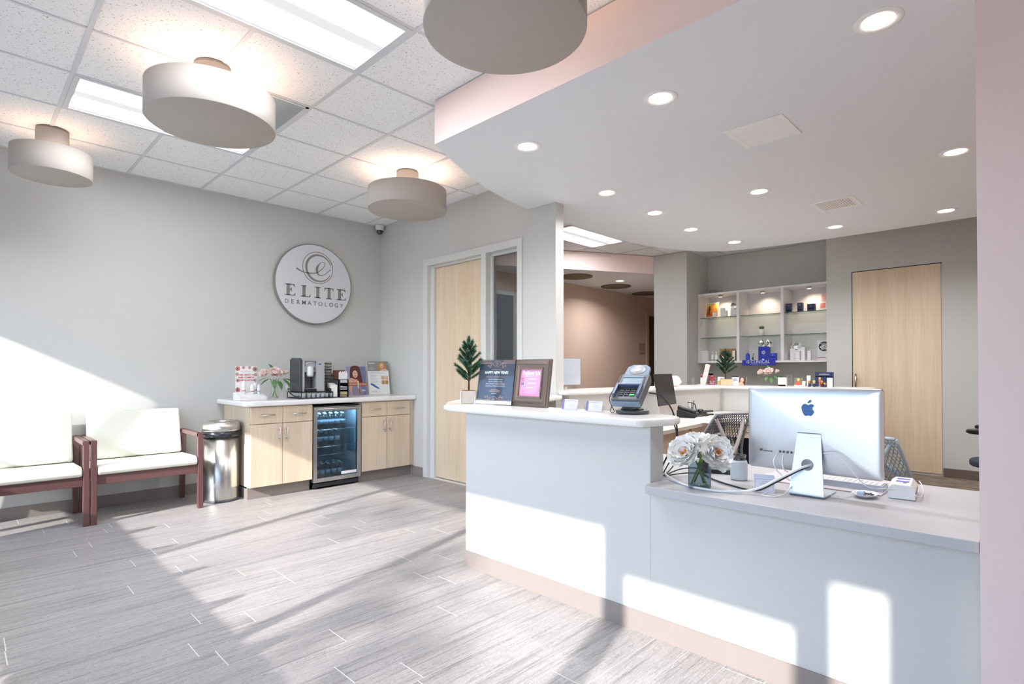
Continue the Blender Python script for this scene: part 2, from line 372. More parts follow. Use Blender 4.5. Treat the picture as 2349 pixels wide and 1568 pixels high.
# storefront wall with its openings (X = XW), out of the picture but letting the daylight in
HD=2.22; WY1=5.78
S(bm().box(XW-.12,-2.3,0,XW,-.56,ZC).box(XW-.12,WY1,0,XW,YA,ZC).box(XW-.12,-.56,HD,XW,WY1,ZC),'wall_front',WALL)
ALU=M('anodised_aluminium','5c5854',.4,.6)
w=bm()
for a,c in ((-.56,-.54),(-.354,-.24),(.52,.63),(2.06,2.125),(3.63,3.695),(5.28,5.35),(WY1-.03,WY1)): w.box(XW-.09,a,0,XW-.02,c,HD)
w.box(XW-.09,.63,.93,XW-.02,WY1,1.03).box(XW-.09,-.24,0,XW-.02,.52,.25).box(XW-.09,-.24,2.0,XW-.02,.52,HD).box(XW-.09,.63,0,XW-.02,WY1,.1)
S(w,'window_1',ALU)
gw=bm()
for a,c in ((-.54,-.354),(-.24,.52),(.63,2.06),(2.125,3.63),(3.695,5.28),(5.35,WY1-.03)): gw.box(XW-.058,a,.1,XW-.052,c,HD)
o=gw.build('pane',GLASS,bpy.data.objects['window_1'])
# ground and street outside
S(bm().box(-60,-50,-.3,XW-.12,60,-.12),'ground_outside',M('pavement','cbc7c0',.9,var=.1,scale=2))
# door_1 with sidelight in the back wall
def frame_box(b,y0,y1,z1,x0,x1,w,z0=0):
    b.box(x0,y0,z0,x1,y0+w,z1).box(x0,y1-w,z0,x1,y1,z1).box(x0,y0+w,z1-w,x1,y1-w,z1)
LY0,LY1=4.15,4.96     # leaf
fr=bm()
fr.box(XB-.018,LY1+.085,0,XB+.13,DY1,DZ).box(XB-.018,DY0,0,XB+.13,DY0+.065,DZ).box(XB-.018,LY0-.085,0,XB+.13,LY0-.012,DZ-.075).box(XB-.018,DY0+.065,DZ-.075,XB+.13,LY1+.085,DZ)
fr.box(XB+.03,LY1+.02,0,XB+.13,LY1+.085,DZ-.075).box(XB+.03,LY0-.012,DZ-.1,XB+.13,LY1+.02,DZ-.075)
d1=S(fr,'door_1',TRIM,bev=.003)
d1['label']='pale wooden lobby door in an off white frame with a sidelight'
lf=bm().box(XB+.06,LY0-.008,.012,XB+.105,LY1+.018,DZ-.102).build('door_leaf',MAPLED,d1,.002)
sg=bm(); a,c=DY0+.065,LY0-.085
frame_box(sg,a,c,DZ-.075,XB+.05,XB+.11,.028,.1); sg.box(XB+.05,a,0,XB+.11,c,.1)
sg.build('sidelight_frame',TRIM,d1,.002)
bm().box(XB+.076,a+.028,.1,XB+.082,c-.028,DZ-.103).build('sidelight_pane',glass('sidelight_glass','cdd0d3',.10,clear=.95),d1)
# door_2 in the far wall (sliding leaf on the face of the wall)
XC=7.92
d2=S(bm().box(XC-.012,.895,.03,XC-.0005,1.775,2.44),'door_2',MAPLED); d2['label']='tall pale wooden door in the far wall behind the desk'
bm().box(XC-.0011,1.775,0,XC-.0006,1.787,2.45).box(XC-.0011,.885,2.44,XC-.0006,1.787,2.452).build('painted_gap_shade',BLACK,d2)  # flat black strips on the wall, painted shade round the leaf
h=bm().cyl((XC-.06,1.735,.97),(XC-.06,1.735,1.17),.012,12); h.cyl((XC-.06,1.735,1.1),(XC-.01,1.735,1.1),.008,8).cyl((XC-.06,1.735,1.0),(XC-.01,1.735,1.0),.008,8); h.build('door_handle',STEEL,d2)
# door_3 slate door behind the sidelight, door_4 dark doorway at the corridor end
d3=S(bm().box(5.36,YA-.02,0,6.14,YA+.02,2.38),'door_3',M('slate_door','5c6874',.5)); frs=bm()
for X0,X1 in ((5.3,5.36),(6.14,6.2)): frs.box(X0,YA-.03,0,X1,YA+.06,2.44)
frs.box(5.36,YA-.03,2.38,6.14,YA+.06,2.44); frs.build('door_frame',TRIM,d3)
d4=S(bm().box(10.2,YA+.03,0,11.03,YA+.07,2.36),'door_4',wood('dark_door','4a3526','5c4433',.5)); frs=bm()
for X0,X1 in ((10.12,10.2),(11.03,11.1)): frs.box(X0,YA-.03,0,X1,YA+.11,2.43)
frs.box(10.2,YA-.03,2.36,11.03,YA+.11,2.43); frs.build('door_frame',M('tan_trim','c9ad99',.5),d4)
# cove base
S(bm().box(XW,YA-.008,0,1.93,YA,.10),'baseboard_left',COVE)
S(bm().box(XB-.008,DY1,0,XB,5.36,.10),'baseboard_back',COVE)
S(bm().box(XC-.01,-.75,0,XC,.885,.10).box(XC-.01,1.79,0,XC,2.07,.10),'baseboard_far',M('brown_cove_base','6d5d55',.55))
# ---------------------------------------------------------------- reception counter
rc=thing('reception_counter','off white painted reception counter with taupe cove base','counter',(2.244,1.3,0))
def rel(poly,o=(2.244,1.3)): return [(x-o[0],y-o[1]) for x,y in poly]
HW=[(2.244,1.316),(2.364,1.316),(2.364,2.53),(2.9,2.88),(XB,3.24),(XB,3.36),(2.82,2.99),(2.244,2.613)]
bm().prism(rel(HW),0.0,.955).build('high_wall',WALL,rc,.004)
bm().prism(rel([(2.244,.157),(2.364,.157),(2.364,1.3155),(2.244,1.3155)]),0,.660).build('low_wall',WALL,rc)
bm().prism(rel([(2.236,.157),(2.2438,.157),(2.2438,2.613),(2.81,2.991),(XB,3.361),(XB,3.369),(2.806,2.999),(2.236,2.618)]),0,.098).build('cove_base',COVE,rc)
HT=[(2.17,1.345),(2.185,1.318),(2.36,1.256),(2.44,1.27),(2.50,1.33),(2.52,1.40),(2.52,2.36),(2.62,2.5),(2.95,2.72),(XB-.003,3.08),(XB-.003,3.52),(3.2,3.40),(2.742,3.232),(2.60,3.165),(2.438,3.045),(2.271,2.86),(2.2,2.78),(2.17,2.70)]
o=bm().prism(HT,.956,.994).build('high_countertop',QUARTZ,None,.014,3)
tag(o,'raised white quartz countertop with rounded edge holding the card reader and signs','countertop')
LT=[(2.165,.158),(3.07,.158),(3.07,2.45),(2.366,2.45),(2.366,1.314),(2.20,1.314),(2.175,1.305),(2.165,1.28)]
o=bm().prism(LT,.662,.70).build('low_countertop',LAM,None,.004)
tag(o,'lower white desk top of the reception counter under the large monitor','countertop')
# inner backrest walls of the staff area
pw=thing('partition_wall','low greige partition wall around the staff desks','partition',(6.6,2.9,0))
r2=lambda p:rel(p,(6.6,2.9))
bm().prism(r2([(3.882,3.10),(6.575,2.87),(6.575,1.4),(6.70,1.4),(6.70,2.99),(3.882,3.22)]),0,.99).build('wall_panel',WALL,pw)
PC=[(3.80,3.075),(3.84,3.06),(6.52,2.825),(6.52,1.38),(7.12,1.38),(7.12,3.30),(3.885,3.55),(3.885,3.22),(3.80,3.155)]
o=bm().prism(PC,.991,1.027).build('partition_cap',QUARTZ,None,.014,3)
tag(o,'white rounded cap along the low partition with plants and cards on it','countertop')
# staff desks
LD=[(3.6,2.22),(5.42,2.385),(5.42,1.35),(6.572,1.35),(6.572,2.866),(3.6,3.11)]
DTOP=M('desk_laminate','cfc7c1',.35,var=.01)
o=bm().prism(LD,.685,.72).build('staff_desk_top',DTOP,None,.003); tag(o,'pale L shaped staff desk top along the partition','desk')
def handle(parent,x,y,z,L=.13,vert=False,proud=.03):
    b=bm()
    if vert: a,c=(x,y-proud,z-L/2),(x,y-proud,z+L/2)
    else: a,c=(x-L/2,y-proud,z),(x+L/2,y-proud,z)
    b.cyl(a,c,.0055,8)
    for t in (.18,.82):
        p=[a[i]+(c[i]-a[i])*t for i in range(3)]; b.cyl(p,(p[0],y,p[2]),.0045,8)
    return b.build('handle',STEEL,parent)
dp=thing('desk_pedestal','wood front cupboard under the staff desk beside the counter cables','cabinet',(3.62,2.30,0),4.6)
bm().box(0,.02,.05,1.16,.5,.68).build('body',MAPLE,dp)
for k in range(2):
    d=bm().box(.01+.58*k,0,.06,.57+.58*k,.019,.675).build('door',MAPLE,dp); handle(d,.13+.58*k,0,.47,.13)
dr=thing('pencil_cabinet','shallow wooden pencil drawer under the desk behind the mesh chair','drawer',(4.81,2.40,0),4.6)
bm().box(0,.01,.56,.58,.4,.68).build('body',MAPLE,dr); d=bm().box(.005,-.008,.56,.57,.01,.675).build('drawer_front',MAPLE,dr); handle(d,.36,-.008,.615,.14)
dr=thing('return_cabinet','pale wooden drawer under the return desk left of the large monitor','drawer',(5.46,2.36,0),-90)
bm().box(0,.01,.55,.9,.4,.68).build('body',MAPLE,dr); d=bm().box(.005,-.008,.55,.89,.01,.675).build('drawer_front',MAPLE,dr); handle(d,.25,-.008,.615,.14)
o=bm().box(6.3,1.4,0.0,6.33,2.6,.66).build('modesty_panel',M('slate_panel','3c4856',.6)); tag(o,'dark slate panel under the return desk','panel')
# ================================================================ CEILING FIXTURES
def troffer(i,j,label):
    x0,y0=GX+T*i,GY+T*j; cx,cy=x0+T,y0+T/2
    t=thing('ceiling_troffer',label,'ceiling light',(cx,cy,ZC))
    hx,hy=T-.012,T/2-.0085
    b=bm().box(-hx,-hy,-.004,hx,-hy+.03,.02).box(-hx,hy-.03,-.004,hx,hy,.02).box(-hx,-hy+.03,-.004,-hx+.03,hy-.03,.02).box(hx-.03,-hy+.03,-.004,hx,hy-.03,.02)
    b.build('frame',TEE,t)
    bm().box(-hx+.03,-hy+.03,.006,hx-.03,hy-.03,.012).build('diffuser',MATS['troffer_lens'],t)
troffer(0,-2,'large lit ceiling light panel at the upper edge, nearest the big grey drum')
troffer(0,1,'lit ceiling light panel partly hidden behind the middle grey drum lamp')
troffer(8,1,'lit ceiling light panel in the corridor beyond the wall end')
g=thing('return_air_grille','blue grey ribbed return air grille in the tile ceiling beside a drum lamp','air vent',(GX+1.5*T,GY+.5*T,ZC))
GRB=M('grille_blue_grey','b3bfc4',.5,var=.04)
b=bm(); h=T/2-.012
b.box(-h,-h,-.003,h,-h+.02,.012).box(-h,h-.02,-.003,h,h,.012).box(-h,-h,-.003,-h+.02,h,.012).box(h-.02,-h,-.003,h,h,.012); b.build('frame',TEE,g)
b=bm()
for k in range(46): y=-h+.02+k*(2*h-.04)/46; b.box(-h+.02,y,0,h-.02,y+.007,.008)
b.box(-h+.02,-h+.02,.012,h-.02,h-.02,.014); sfl=b.build('slats',GRB,g)
DRUM=M('drum_taupe','b4ada6',.8,var=.015); GLOW=M('warm_lamp','fff2e8',.5,var=.01,emit=.6)
def drum(x,y,r,label,h=.186,neck=.166):
    t=thing('drum_ceiling_lamp',label,'ceiling lamp',(x,y,ZC-neck-h))
    bm().lathe([(r*.9,.012),(r,.012)],56).lathe([(1e-6,0),(r-.002,0),(r,.002),(r,h),(r-.006,h),(r-.006,.012)],56).build('shade',DRUM,t)
    bm().lathe([(.10,h-.06),(.10,h+neck-.012),(.094,h+neck-.012)],32).build('neck',DRUM,t)
    bm().lathe([(.098,h+neck-.012),(.098,h+neck)],32).build('ceiling_plate',M('plate_grey','8f8a86',.5),t)
    bm().lathe([(r-.05,h-.05),(.11,h-.05)],40).build('lamp_ring',GLOW,t)
drum(1.06,3.54,.345,'grey drum ceiling lamp in the middle, between the two light panels')
drum(.50,5.34,.245,'small grey drum ceiling lamp over the benches')
drum(2.88,4.17,.352,'grey drum ceiling lamp closest to the lobby door')
drum(1.64,1.655,.348,'large grey drum ceiling lamp cut by the upper edge')
LENS=M('downlight_lens','fff1e4',.4,var=.01,emit=14); RING=M('downlight_trim','f2f1f0',.35,var=.01)
dl=thing('downlight','round recessed downlight in the white soffit','downlight',(2.79,.523,ZS),0,'recessed downlights in the white soffit')
bm().lathe([(.062,.0),(.066,-.004),(.088,-.006),(.094,-.001),(.094,0)],36).build('trim_ring',RING,dl)
bm().lathe([(.062,-.001),(.058,-.0005),(1e-6,-.0008)],36).build('lens',LENS,dl)
def downlamp(o,e=5.8):
    l=bpy.data.lights.new('downlight_beam','AREA'); l.shape='DISK'; l.size=.11; l.energy=e; l.color=(.97,.98,1); l.spread=R(150)
    q=bpy.data.objects.new('downlight_beam',l); COL.objects.link(q); q.parent=o; q.location=(0,0,-.012)
downlamp(dl)
dl['label']='largest recessed downlight, high up beside the pink column'
for x,y,lb in ((2.738,1.537,'recessed downlight between the big drum lamp and the pale vent'),(2.703,2.513,'recessed downlight by the corner of the pink soffit rim'),(3.886,2.69,'recessed downlight just past the end of the lobby wall'),(4.707,2.706,'second recessed downlight past the lobby wall end along the curved rim'),(5.537,2.75,'third recessed downlight past the lobby wall end along the curved rim'),(6.446,2.655,'recessed downlight at the far bend of the curved soffit'),(4.761,1.752,'recessed downlight between the pale vent and the darker vent'),(6.503,1.614,'recessed downlight in front of the wooden door, on its shelf side'),(6.58,.701,'recessed downlight in front of the wooden door, on its column side'),(4.848,.461,'recessed downlight half way back beside the pink column')): dup(dl,(x,y,ZS),label=lb)
cd_=dup(dl,(7.964,5.248,2.74),label='round recessed downlight among the brown discs in the corridor',group='corridor downlight')
for q in cd_.children:
    if q.type=='LIGHT': q.data=q.data.copy(); q.data.energy=12.5
DISC=M('brown_disc','7c6a5a',.8)
for x,y,r,lb in ((7.07,5.50,.27,'brown ceiling disc cut by the lobby wall end'),(8.41,5.63,.27,'brown ceiling disc in the middle of the corridor soffit'),(9.6,5.72,.27,'brown ceiling disc half hidden by the pillar')):
    o=bm().lathe([(r,0),(r,-.012),(1e-6,-.012)],40).build('ceiling_disc',DISC,None,loc=(x,y,2.7395)); tag(o,lb,'ceiling disc','brown discs on the corridor soffit')
def vent(x0,x1,y0,y1,label,deep,blade):
    t=thing('ceiling_vent',label,'air vent',((x0+x1)/2,(y0+y1)/2,ZS)); hx,hy=(x1-x0)/2,(y1-y0)/2; f=.035
    bm().box(-hx,-hy,-.006,hx,-hy+f,0).box(-hx,hy-f,-.006,hx,hy,0).box(-hx,-hy+f,-.006,-hx+f,hy-f,0).box(hx-f,-hy+f,-.006,hx,hy-f,0).build('frame',RING,t,.002)
    bm().box(-hx+f,-hy+f,-.0008,hx-f,hy-f,-.0003).build('backing',deep,t)
    n=14
    for k in range(n):
        if blade: y=-hy+f+(k+.5)*(2*hy-2*f)/n; bm().add([(-hx+f,y-.006,-.001),(hx-f,y-.006,-.001),(hx-f,y+.006,-.006),(-hx+f,y+.006,-.006)],[(0,1,2,3)]).build('louver',RING,t)
        else: x=-hx+f+(k+.5)*(2*hx-2*f)/n; bm().add([(x-.009,-hy+f,-.001),(x-.009,hy-f,-.001),(x+.009,hy-f,-.006),(x+.009,-hy+f,-.006)],[(0,1,2,3)]).build('louver',RING,t)
vent(3.405,3.77,1.118,1.47,'white louvred air vent in the soffit above the counter',M('vent_pale','9fa0a0',.6),False)
vent(5.424,5.793,1.21,1.553,'darker louvred air vent further back in the soffit',M('vent_dark','6f6c6a',.6),True)
# camera dome
t=thing('security_camera','small white dome security camera in the ceiling corner','security camera',(3.70,5.955,ZC-.115))
bm().lathe([(.052,.115),(.055,.108),(.05,.06),(.042,.05)],24).build('housing',WHITEP,t)
bm().lathe([(.041,.052),(.041,.04),(.034,.018),(.018,.004),(1e-6,0)],20).build('dome',M('smoked_dome','3a3b3f',.1,var=.02,spec=.8),t)
# ================================================================ WALL SIGN
sg=thing('wall_sign','round white clinic sign with grey lettering on the left wall','sign',(2.872,YA,2.195))
SGREY=M('sign_grey','8b8a88',.45,var=.02); r=.457
b=bm().prism(ell(0,0,r,r,72),-.05,-.012,0,'y'); b.build('backing',SGREY,sg,.003)
SIGNW=M('sign_white','dcdde2',.35,var=.01); bm().prism(ell(0,0,r-.012,r-.012,72),-.058,-.05,0,'y').build('face',SIGNW,sg)
def ribbon(b,pts,ws,y0=-.0605,y1=-.0582):
    P=[Vector((p[0],p[1],0)) for p in pts]; n=len(P); Lf=[];Rt=[]
    for i,p in enumerate(P):
        t=(P[min(i+1,n-1)]-P[max(i-1,0)]).normalized(); nn=Vector((-t.y,t.x,0)); w=ws[i] if isinstance(ws,list) else ws
        Lf.append(p+nn*w/2); Rt.append(p-nn*w/2)
    for i in range(n-1):
        q=[Rt[i],Rt[i+1],Lf[i+1],Lf[i]]; b.prism([(v.x,v.y) for v in q],y1,y0,0,'y')
lg=bm(); cx,cz=.034,.19
ribbon(lg,arc(cx,cz,.18,0,360,48),.007)
n=40; ribbon(lg,arc(cx+.012,cz-.003,.150,16,335,n),[.004+.022*math.sin(math.pi*i/n)**.8 for i in range(n+1)])
sw=smooth([(-.22,.155,0),(-.15,.128,0),(-.06,.118,0),(.02,.135,0),(.09,.19,0),(.118,.245,0),(.09,.262,0),(.05,.235,0),(.02,.175,0),(.04,.115,0),(.10,.115,0),(.165,.165,0),(.185,.19,0)],6)
ws=[]
for i in range(len(sw)):
    u=i/(len(sw)-1); ws.append(.006+.012*math.exp(-((u-.03)/.05)**2)+.006*math.exp(-((u-.2)/.1)**2)+.022*math.exp(-((u-.67)/.07)**2))
ribbon(lg,[(p.x,p.y) for p in sw],ws)
lg.build('emblem',SGREY,sg)
def letter(b,ch,x,z,w,h,st):
    """bold serif capitals from stem, arms and serifs"""
    t=h*.075; y0,y1=-.0605,-.0582
    B=lambda x0,z0,x1,z1: b.box(x+x0,y0,z+z0,x+x1,y1,z+z1)
    G=lambda poly: b.prism([(x+p[0],z+p[1]) for p in poly],y1,y0,0,'y')
    sx=w*.16
    if ch in 'EL':
        B(sx,0,sx+st,h); B(0,0,sx+st*1.25,t); B(0,h-t,sx+st*1.25+(0 if ch=='L' else 0),h)
        B(sx+st,0,w,t); G([(w-.16*w,t),(w,t),(w+.03*w,h*.30)])
        if ch=='E':
            B(sx+st,h-t,w*.95,h); G([(w*.8,h-t),(w*.96,h*.72),(w*.95,h-t)]); B(sx+st,h*.49,w*.62,h*.49+t); G([(w*.62,h*.34),(w*.66,h*.34),(w*.66,h*.70),(w*.62,h*.70),(w*.54,h*.525)])
    elif ch=='I': B(w/2-st/2,0,w/2+st/2,h); B(w/2-st*1.05,0,w/2+st*1.05,t); B(w/2-st*1.05,h-t,w/2+st*1.05,h)
    elif ch=='T':
        B(w/2-st/2,0,w/2+st/2,h); B(w/2-st*1.05,0,w/2+st*1.05,t); B(0,h-t,w,h); G([(0,h*.72),(w*.03,h*.72),(w*.17,h-t),(0,h-t)]); G([(w,h*.72),(w,h-t),(w*.83,h-t),(w*.97,h*.72)])
for ch,x,w in (('E',-.345,.115),('L',-.165,.11),('I',0.0,.066),('T',.115,.11),('E',.265,.115)):
    b=bm(); letter(b,ch,x,-.155,w,.128,.036); b.build('letter',SGREY,sg)
xs=-.352; word='DERMATOLOGY'; pitch=.0652
for k,ch in enumerate(word):
    vs,fs=textmesh(ch,.066,xs+.026+k*pitch,-.222,'CENTER',.0009); b=bm(); b.add([(p[0],-.0605,p[1]) for p in vs],fs)
    o=b.build('letter',SGREY,sg); so_=o.modifiers.new('depth','SOLIDIFY'); so_.thickness=.002; so_.offset=-1
# ================================================================ BENCHES
VIN=M('cream_vinyl','e6e6d8',.42,var=.015); MAH=wood('mahogany','5a3c3b','6b4a48',.38,axis=2,fine=50); MAHX=wood('mahogany_rail','5a3c3b','6b4a48',.38,axis=0,fine=50)
def bench(x0,x1,label):
    t=thing('bench_seat',label,'bench',((x0+x1)/2,5.70,0)); w=(x1-x0)/2
    YF,YR=5.355-5.70,5.985-5.70
    for s in (-1,1):
        xa,xb=(-w,-w+.04) if s<0 else (w-.04,w)
        # front leg leans slightly, carries the arm
        bm().prism([(YF,0),(YF+.05,0),(YF+.055,.66),(YF+.02,.66)],xa,xb,0,'x').build('front_leg',MAH,t,.003)
        bm().prism([(YR-.07,0),(YR-.025,0),(YR-.06,.66),(YR-.11,.66)],xa,xb,0,'x').build('rear_leg',MAH,t,.003)
        bm().box(xa,YF+.02,.625,xb,YR-.06,.66).build('arm',MAH,t,.003)
    bm().box(-w+.04,YF+.03,.31,w-.04,YF+.055,.385).build('front_rail',MAHX,t,.002)
    bm().box(-w+.04,YR-.11,.31,w-.04,YR-.085,.37).build('rear_rail',MAHX,t,.002)
    sx=w-.045
    b=bm(); prof=[(YF+.015,.385),(YF+.005,.41),(YF+.01,.445),(YF+.05,.463),(.1,.45),(.2,.435),(.2,.385)]
    b.prism(prof,-sx,sx,0,'x'); b.build('seat_cushion',VIN,t,.012,3)
    b=bm(); b.prism([(.14,.455),(.205,.44),(.285,.85),(.235,.86)],-sx,sx,0,'x'); b.build('backrest',VIN,t,.016,3)
bench(.752,1.55,'cream vinyl bench with mahogany frame next to the steel bin')
bench(-.055,.745,'cream vinyl bench with mahogany frame cut by the picture edge')
# row of seats along the storefront, outside the picture, whose shadow falls on the floor
t=thing('window_seating','long row of cream waiting seats along the front windows','seating',(-.62,3.6,0))
b=bm()
for k in range(6):
    yc=4.32-.615*k-3.6+.61; bk=bm().box(-.03,yc-.282,.42,.03,yc+.282,.74).build('backrest',VIN,t,.02); bm().box(.03,yc-.282,.38,.5,yc+.282,.44).build('seat_cushion',VIN,t,.015)
    bm().box(-.05,yc-.33,0,.0,yc-.285,.65).box(.45,yc-.33,0,.5,yc-.285,.65).box(0,yc-.33,.61,.45,yc-.285,.65).build('arm_frame',MAH,t)
# ================================================================ STEEL BIN
t=thing('trash_can','round brushed steel waste bin with open top between bench and cabinets','trash can',(1.765,5.575,0))
bm().lathe([(.150,.012),(.152,.02),(.152,.60),(.14,.60)],48).build('body',STEEL,t)
bm().lathe([(.156,0),(.158,.008),(.156,.022),(.150,.022)],48).build('base_ring',DGREY,t)
bm().lathe([(.162,.598),(.163,.60),(.163,.645),(.158,.648)],48).build('band',M('dark_band','3c3d42',.18,.6),t)
bm().lathe([(.158,.646),(.163,.66),(.160,.70),(.143,.733),(.115,.742),(.098,.735),(.09,.70),(.09,.5)],48).build('lid',M('satin_lid','cfcdc8',.32,1,var=.02),t)
# ================================================================ COFFEE CABINETS
YF=5.31
def cabinet(x0,x1,label,fill=0):
    t=thing('base_cabinet',label,'cabinet',((x0+x1)/2,YF,0)); w=(x1-x0)/2
    bm().box(-w,.02,.115,w+fill,YA-YF-.004,.872).build('body',MAPLE,t)
    bm().box(-w+.0,.07,0,w+fill,.09,.114).build('toe_kick',COVE,t)
    for s in (0,1):
        a=-w+.003+s*w; c=-w+w*(s+1)-.002
        d=bm().box(a,0,.118,c,.0195,.703).build('door',MAPLE,t,.0015); handle(d,(c-.035) if s==0 else (a+.035),0,.60,.14,True)
        d=bm().box(a,0,.709,c,.0195,.866).build('drawer',MAPLE,t,.0015); handle(d,(a+c)/2,0,.79,.13)
    return t
ca=cabinet(1.93,2.532,'pale wood base cabinet by the steel bin, half in sun')
bm().box(-.301,.092,0,-.296,YA-YF-.01,.1).build('cove_base',COVE,ca)
cabinet(3.086,3.706,'pale wood base cabinet in the corner by the lobby door',.06)
WT=[(1.87,5.265),(XB-.003,5.265),(XB-.003,YA-.002),(1.87,YA-.002)]
WT=[(1.86,5.33),(1.89,5.285),(1.94,5.265)]+WT[1:3]+[(1.86,YA-.002)]
o=bm().prism(WT,.875,.925).build('worktop',QUARTZ,None,.016,3); tag(o,'white quartz worktop over the coffee cabinets and the drinks fridge','countertop')
# drinks fridge
t=thing('beverage_fridge','glass door stainless drinks fridge between the wood cabinets','fridge',(2.807,YF,0))
FIN=M('fridge_liner','b3c7d0',.5,var=.02); FBK=M('fridge_black','2a2c30',.45)
w=.262
bm().box(-w,.05,.06,-w+.012,.6,.85).box(w-.012,.05,.06,w,.6,.85).box(-w,.05,.838,w,.6,.85).box(-w,.05,.06,w,.6,.075).box(-w,.585,.06,w,.6,.85).build('cabinet',FBK,t)
bm().box(-w+.0125,.06,.076,-w+.02,.58,.837).box(w-.02,.06,.076,w-.0125,.58,.837).box(-w+.02,.575,.076,w-.02,.584,.837).box(-w+.02,.06,.83,w-.02,.575,.837).box(-w+.02,.34,.076,w-.02,.575,.2).box(-w+.02,.06,.0755,w-.02,.575,.08).build('liner',FIN,t)
bm().box(-.2,.08,.822,.2,.1,.829).build('lamp_strip',M('fridge_lamp','cfe6ff',.4,var=.01,emit=45),t)
bm().box(-w-.004,-.002,.075,-w+.036,.042,.838).box(w-.036,-.002,.075,w+.004,.042,.838).box(-w+.036,-.002,.795,w-.036,.042,.838).box(-w+.036,-.002,.075,w-.036,.042,.115).build('door_frame',STEEL,t,.003)
bm().box(-w+.036,.012,.115,w-.036,.02,.795).build('door_glass',glass('fridge_glass','d5e4ea',.09,clear=.93),t)
bm().prism([(-.03,.80),(-.002,.80),(-.002,.833),(-.03,.826)],-w+.02,w-.02,0,'x').build('handle',STEEL,t,.006)
bm().box(-w+.01,.03,.02,w-.01,.06,.058).build('plinth_grille',FBK,t)
for x in (-.22,.22): bm().cyl((x,.06,0),(x,.06,.03),.014,10).build('foot',BLACK,t)
bm().cyl((.02,-.004,.094),(.02,0,.094),.008,12).build('lock',CHROME,t)
bm().box(.045,.0105,.125,w-.04,.0118,.155).build('energy_label',PAPER,t)
for z in (.595,.42,.335):
    b=bm()
    for k in range(2): b.cyl((-w+.02,.07+.42*k,z),(w-.02,.07+.42*k,z),.004,6)
    for k in range(11): x=-w+.04+k*(2*w-.08)/10; b.cyl((x,.07,z),(x,.49,z),.0018,5)
    b.build('wire_shelf',CHROME,t)
# bottles: one built, the rest copied
WB=glass('bottle_plastic','dfe9ee',.10,clear=.80)
bt=thing('water_bottle','clear water bottle with white cap inside the drinks fridge','bottle',(2.60,YF+.12,.601),0,'water bottles in the drinks fridge')
bm().lathe([(.026,0),(.028,.006),(.028,.045),(.026,.05),(.028,.055),(.028,.10),(.02,.13),(.011,.142),(.011,.15)],14).build('body',WB,bt)
bm().lathe([(.0285,.05),(.0285,.095)],14).build('label_band',M('bottle_label','b9cfe4',.5),bt)
bm().lathe([(.013,.15),(.013,.166),(1e-6,.166)],12).build('cap',WHITEP,bt)
first=True
for z,rows,cols in ((.601,3,6),(.426,2,5),(.082,3,5)):
    for j in range(rows):
        for i in range(cols):
            x=2.595+.066*i+ (.02 if j%2 else 0); y=YF+.12+.075*j
            if z<.1: x+=.03
            if first: first=False; continue
            dup(bt,(x,y,z))
# ================================================================ ITEMS ON THE COFFEE WORKTOP (z .925)
ZW=.926
NAVYT=M('ink_navy','2d3d5c',.7); REDP=M('print_red','c9545e',.7); PINKP=M('print_pink','f0b9ae',.7); SALM=M('print_salmon','e98f80',.7); GREYI=M('ink_grey','7d7f88',.7); LGREYI=M('ink_light_grey','b9bbc2',.7)
SKIN=M('print_skin','dba98e',.7); SKIN2=M('print_skin_light','e6bda4',.7); HAIRD=M('print_dark_hair','5c322b',.7); HAIRB=M('print_blond_hair','b48a52',.7); LAV=M('print_lavender','9c9cc0',.7); LAVD=M('print_slate_violet','74789f',.7); ORNG=M('print_orange','b9673a',.7); WINK=M('ink_white','f5f5f5',.7); TEALI=M('print_blue','3f6fae',.7); SATIN=M('print_satin','8d8aa3',.7); DARKI=M('ink_dark','2c2d33',.7); LIPS=M('print_lips','b5525a',.7)
def leaf_mesh(L,W,curl=.25,fold=.2,n=6):
    b=MB(); vs=[];fs=[]
    for i in range(n+1):
        u=i/n; w=W*math.sin(math.pi*(u**.8))*.5+.0004; z=-curl*L*u*u
        vs+=[(-w,L*u,z+fold*w),(0,L*u,z),(w,L*u,z+fold*w)]
    for i in range(n):
        for k in (0,1): a=i*3+k; fs.append((a,a+1,a+4,a+3))
    b.add(vs,fs,0,True); return b
def petal_mesh(L,W,cup=.5,ruff=.0,n=6,k=5):
    b=MB(); vs=[];fs=[]
    for i in range(n+1):
        u=i/n; w=W*.5*(.25+.75*math.sin(math.pi*min(1,u*.62+.06)))*(1 if u<.85 else 1-.35*((u-.85)/.15)**2)
        for j in range(k+1):
            s=(j/k)*2-1
            z=cup*L*(u**1.6)*.55+cup*W*.35*s*s*(1-u*.4)+ruff*math.sin(s*7+u*3)*u*u
            vs.append((w*s,L*u*(1-.18*s*s*u),z))
    for i in range(n):
        for j in range(k): a=i*(k+1)+j; fs.append((a,a+1,a+k+2,a+k+1))
    b.add(vs,fs,0,True); return b
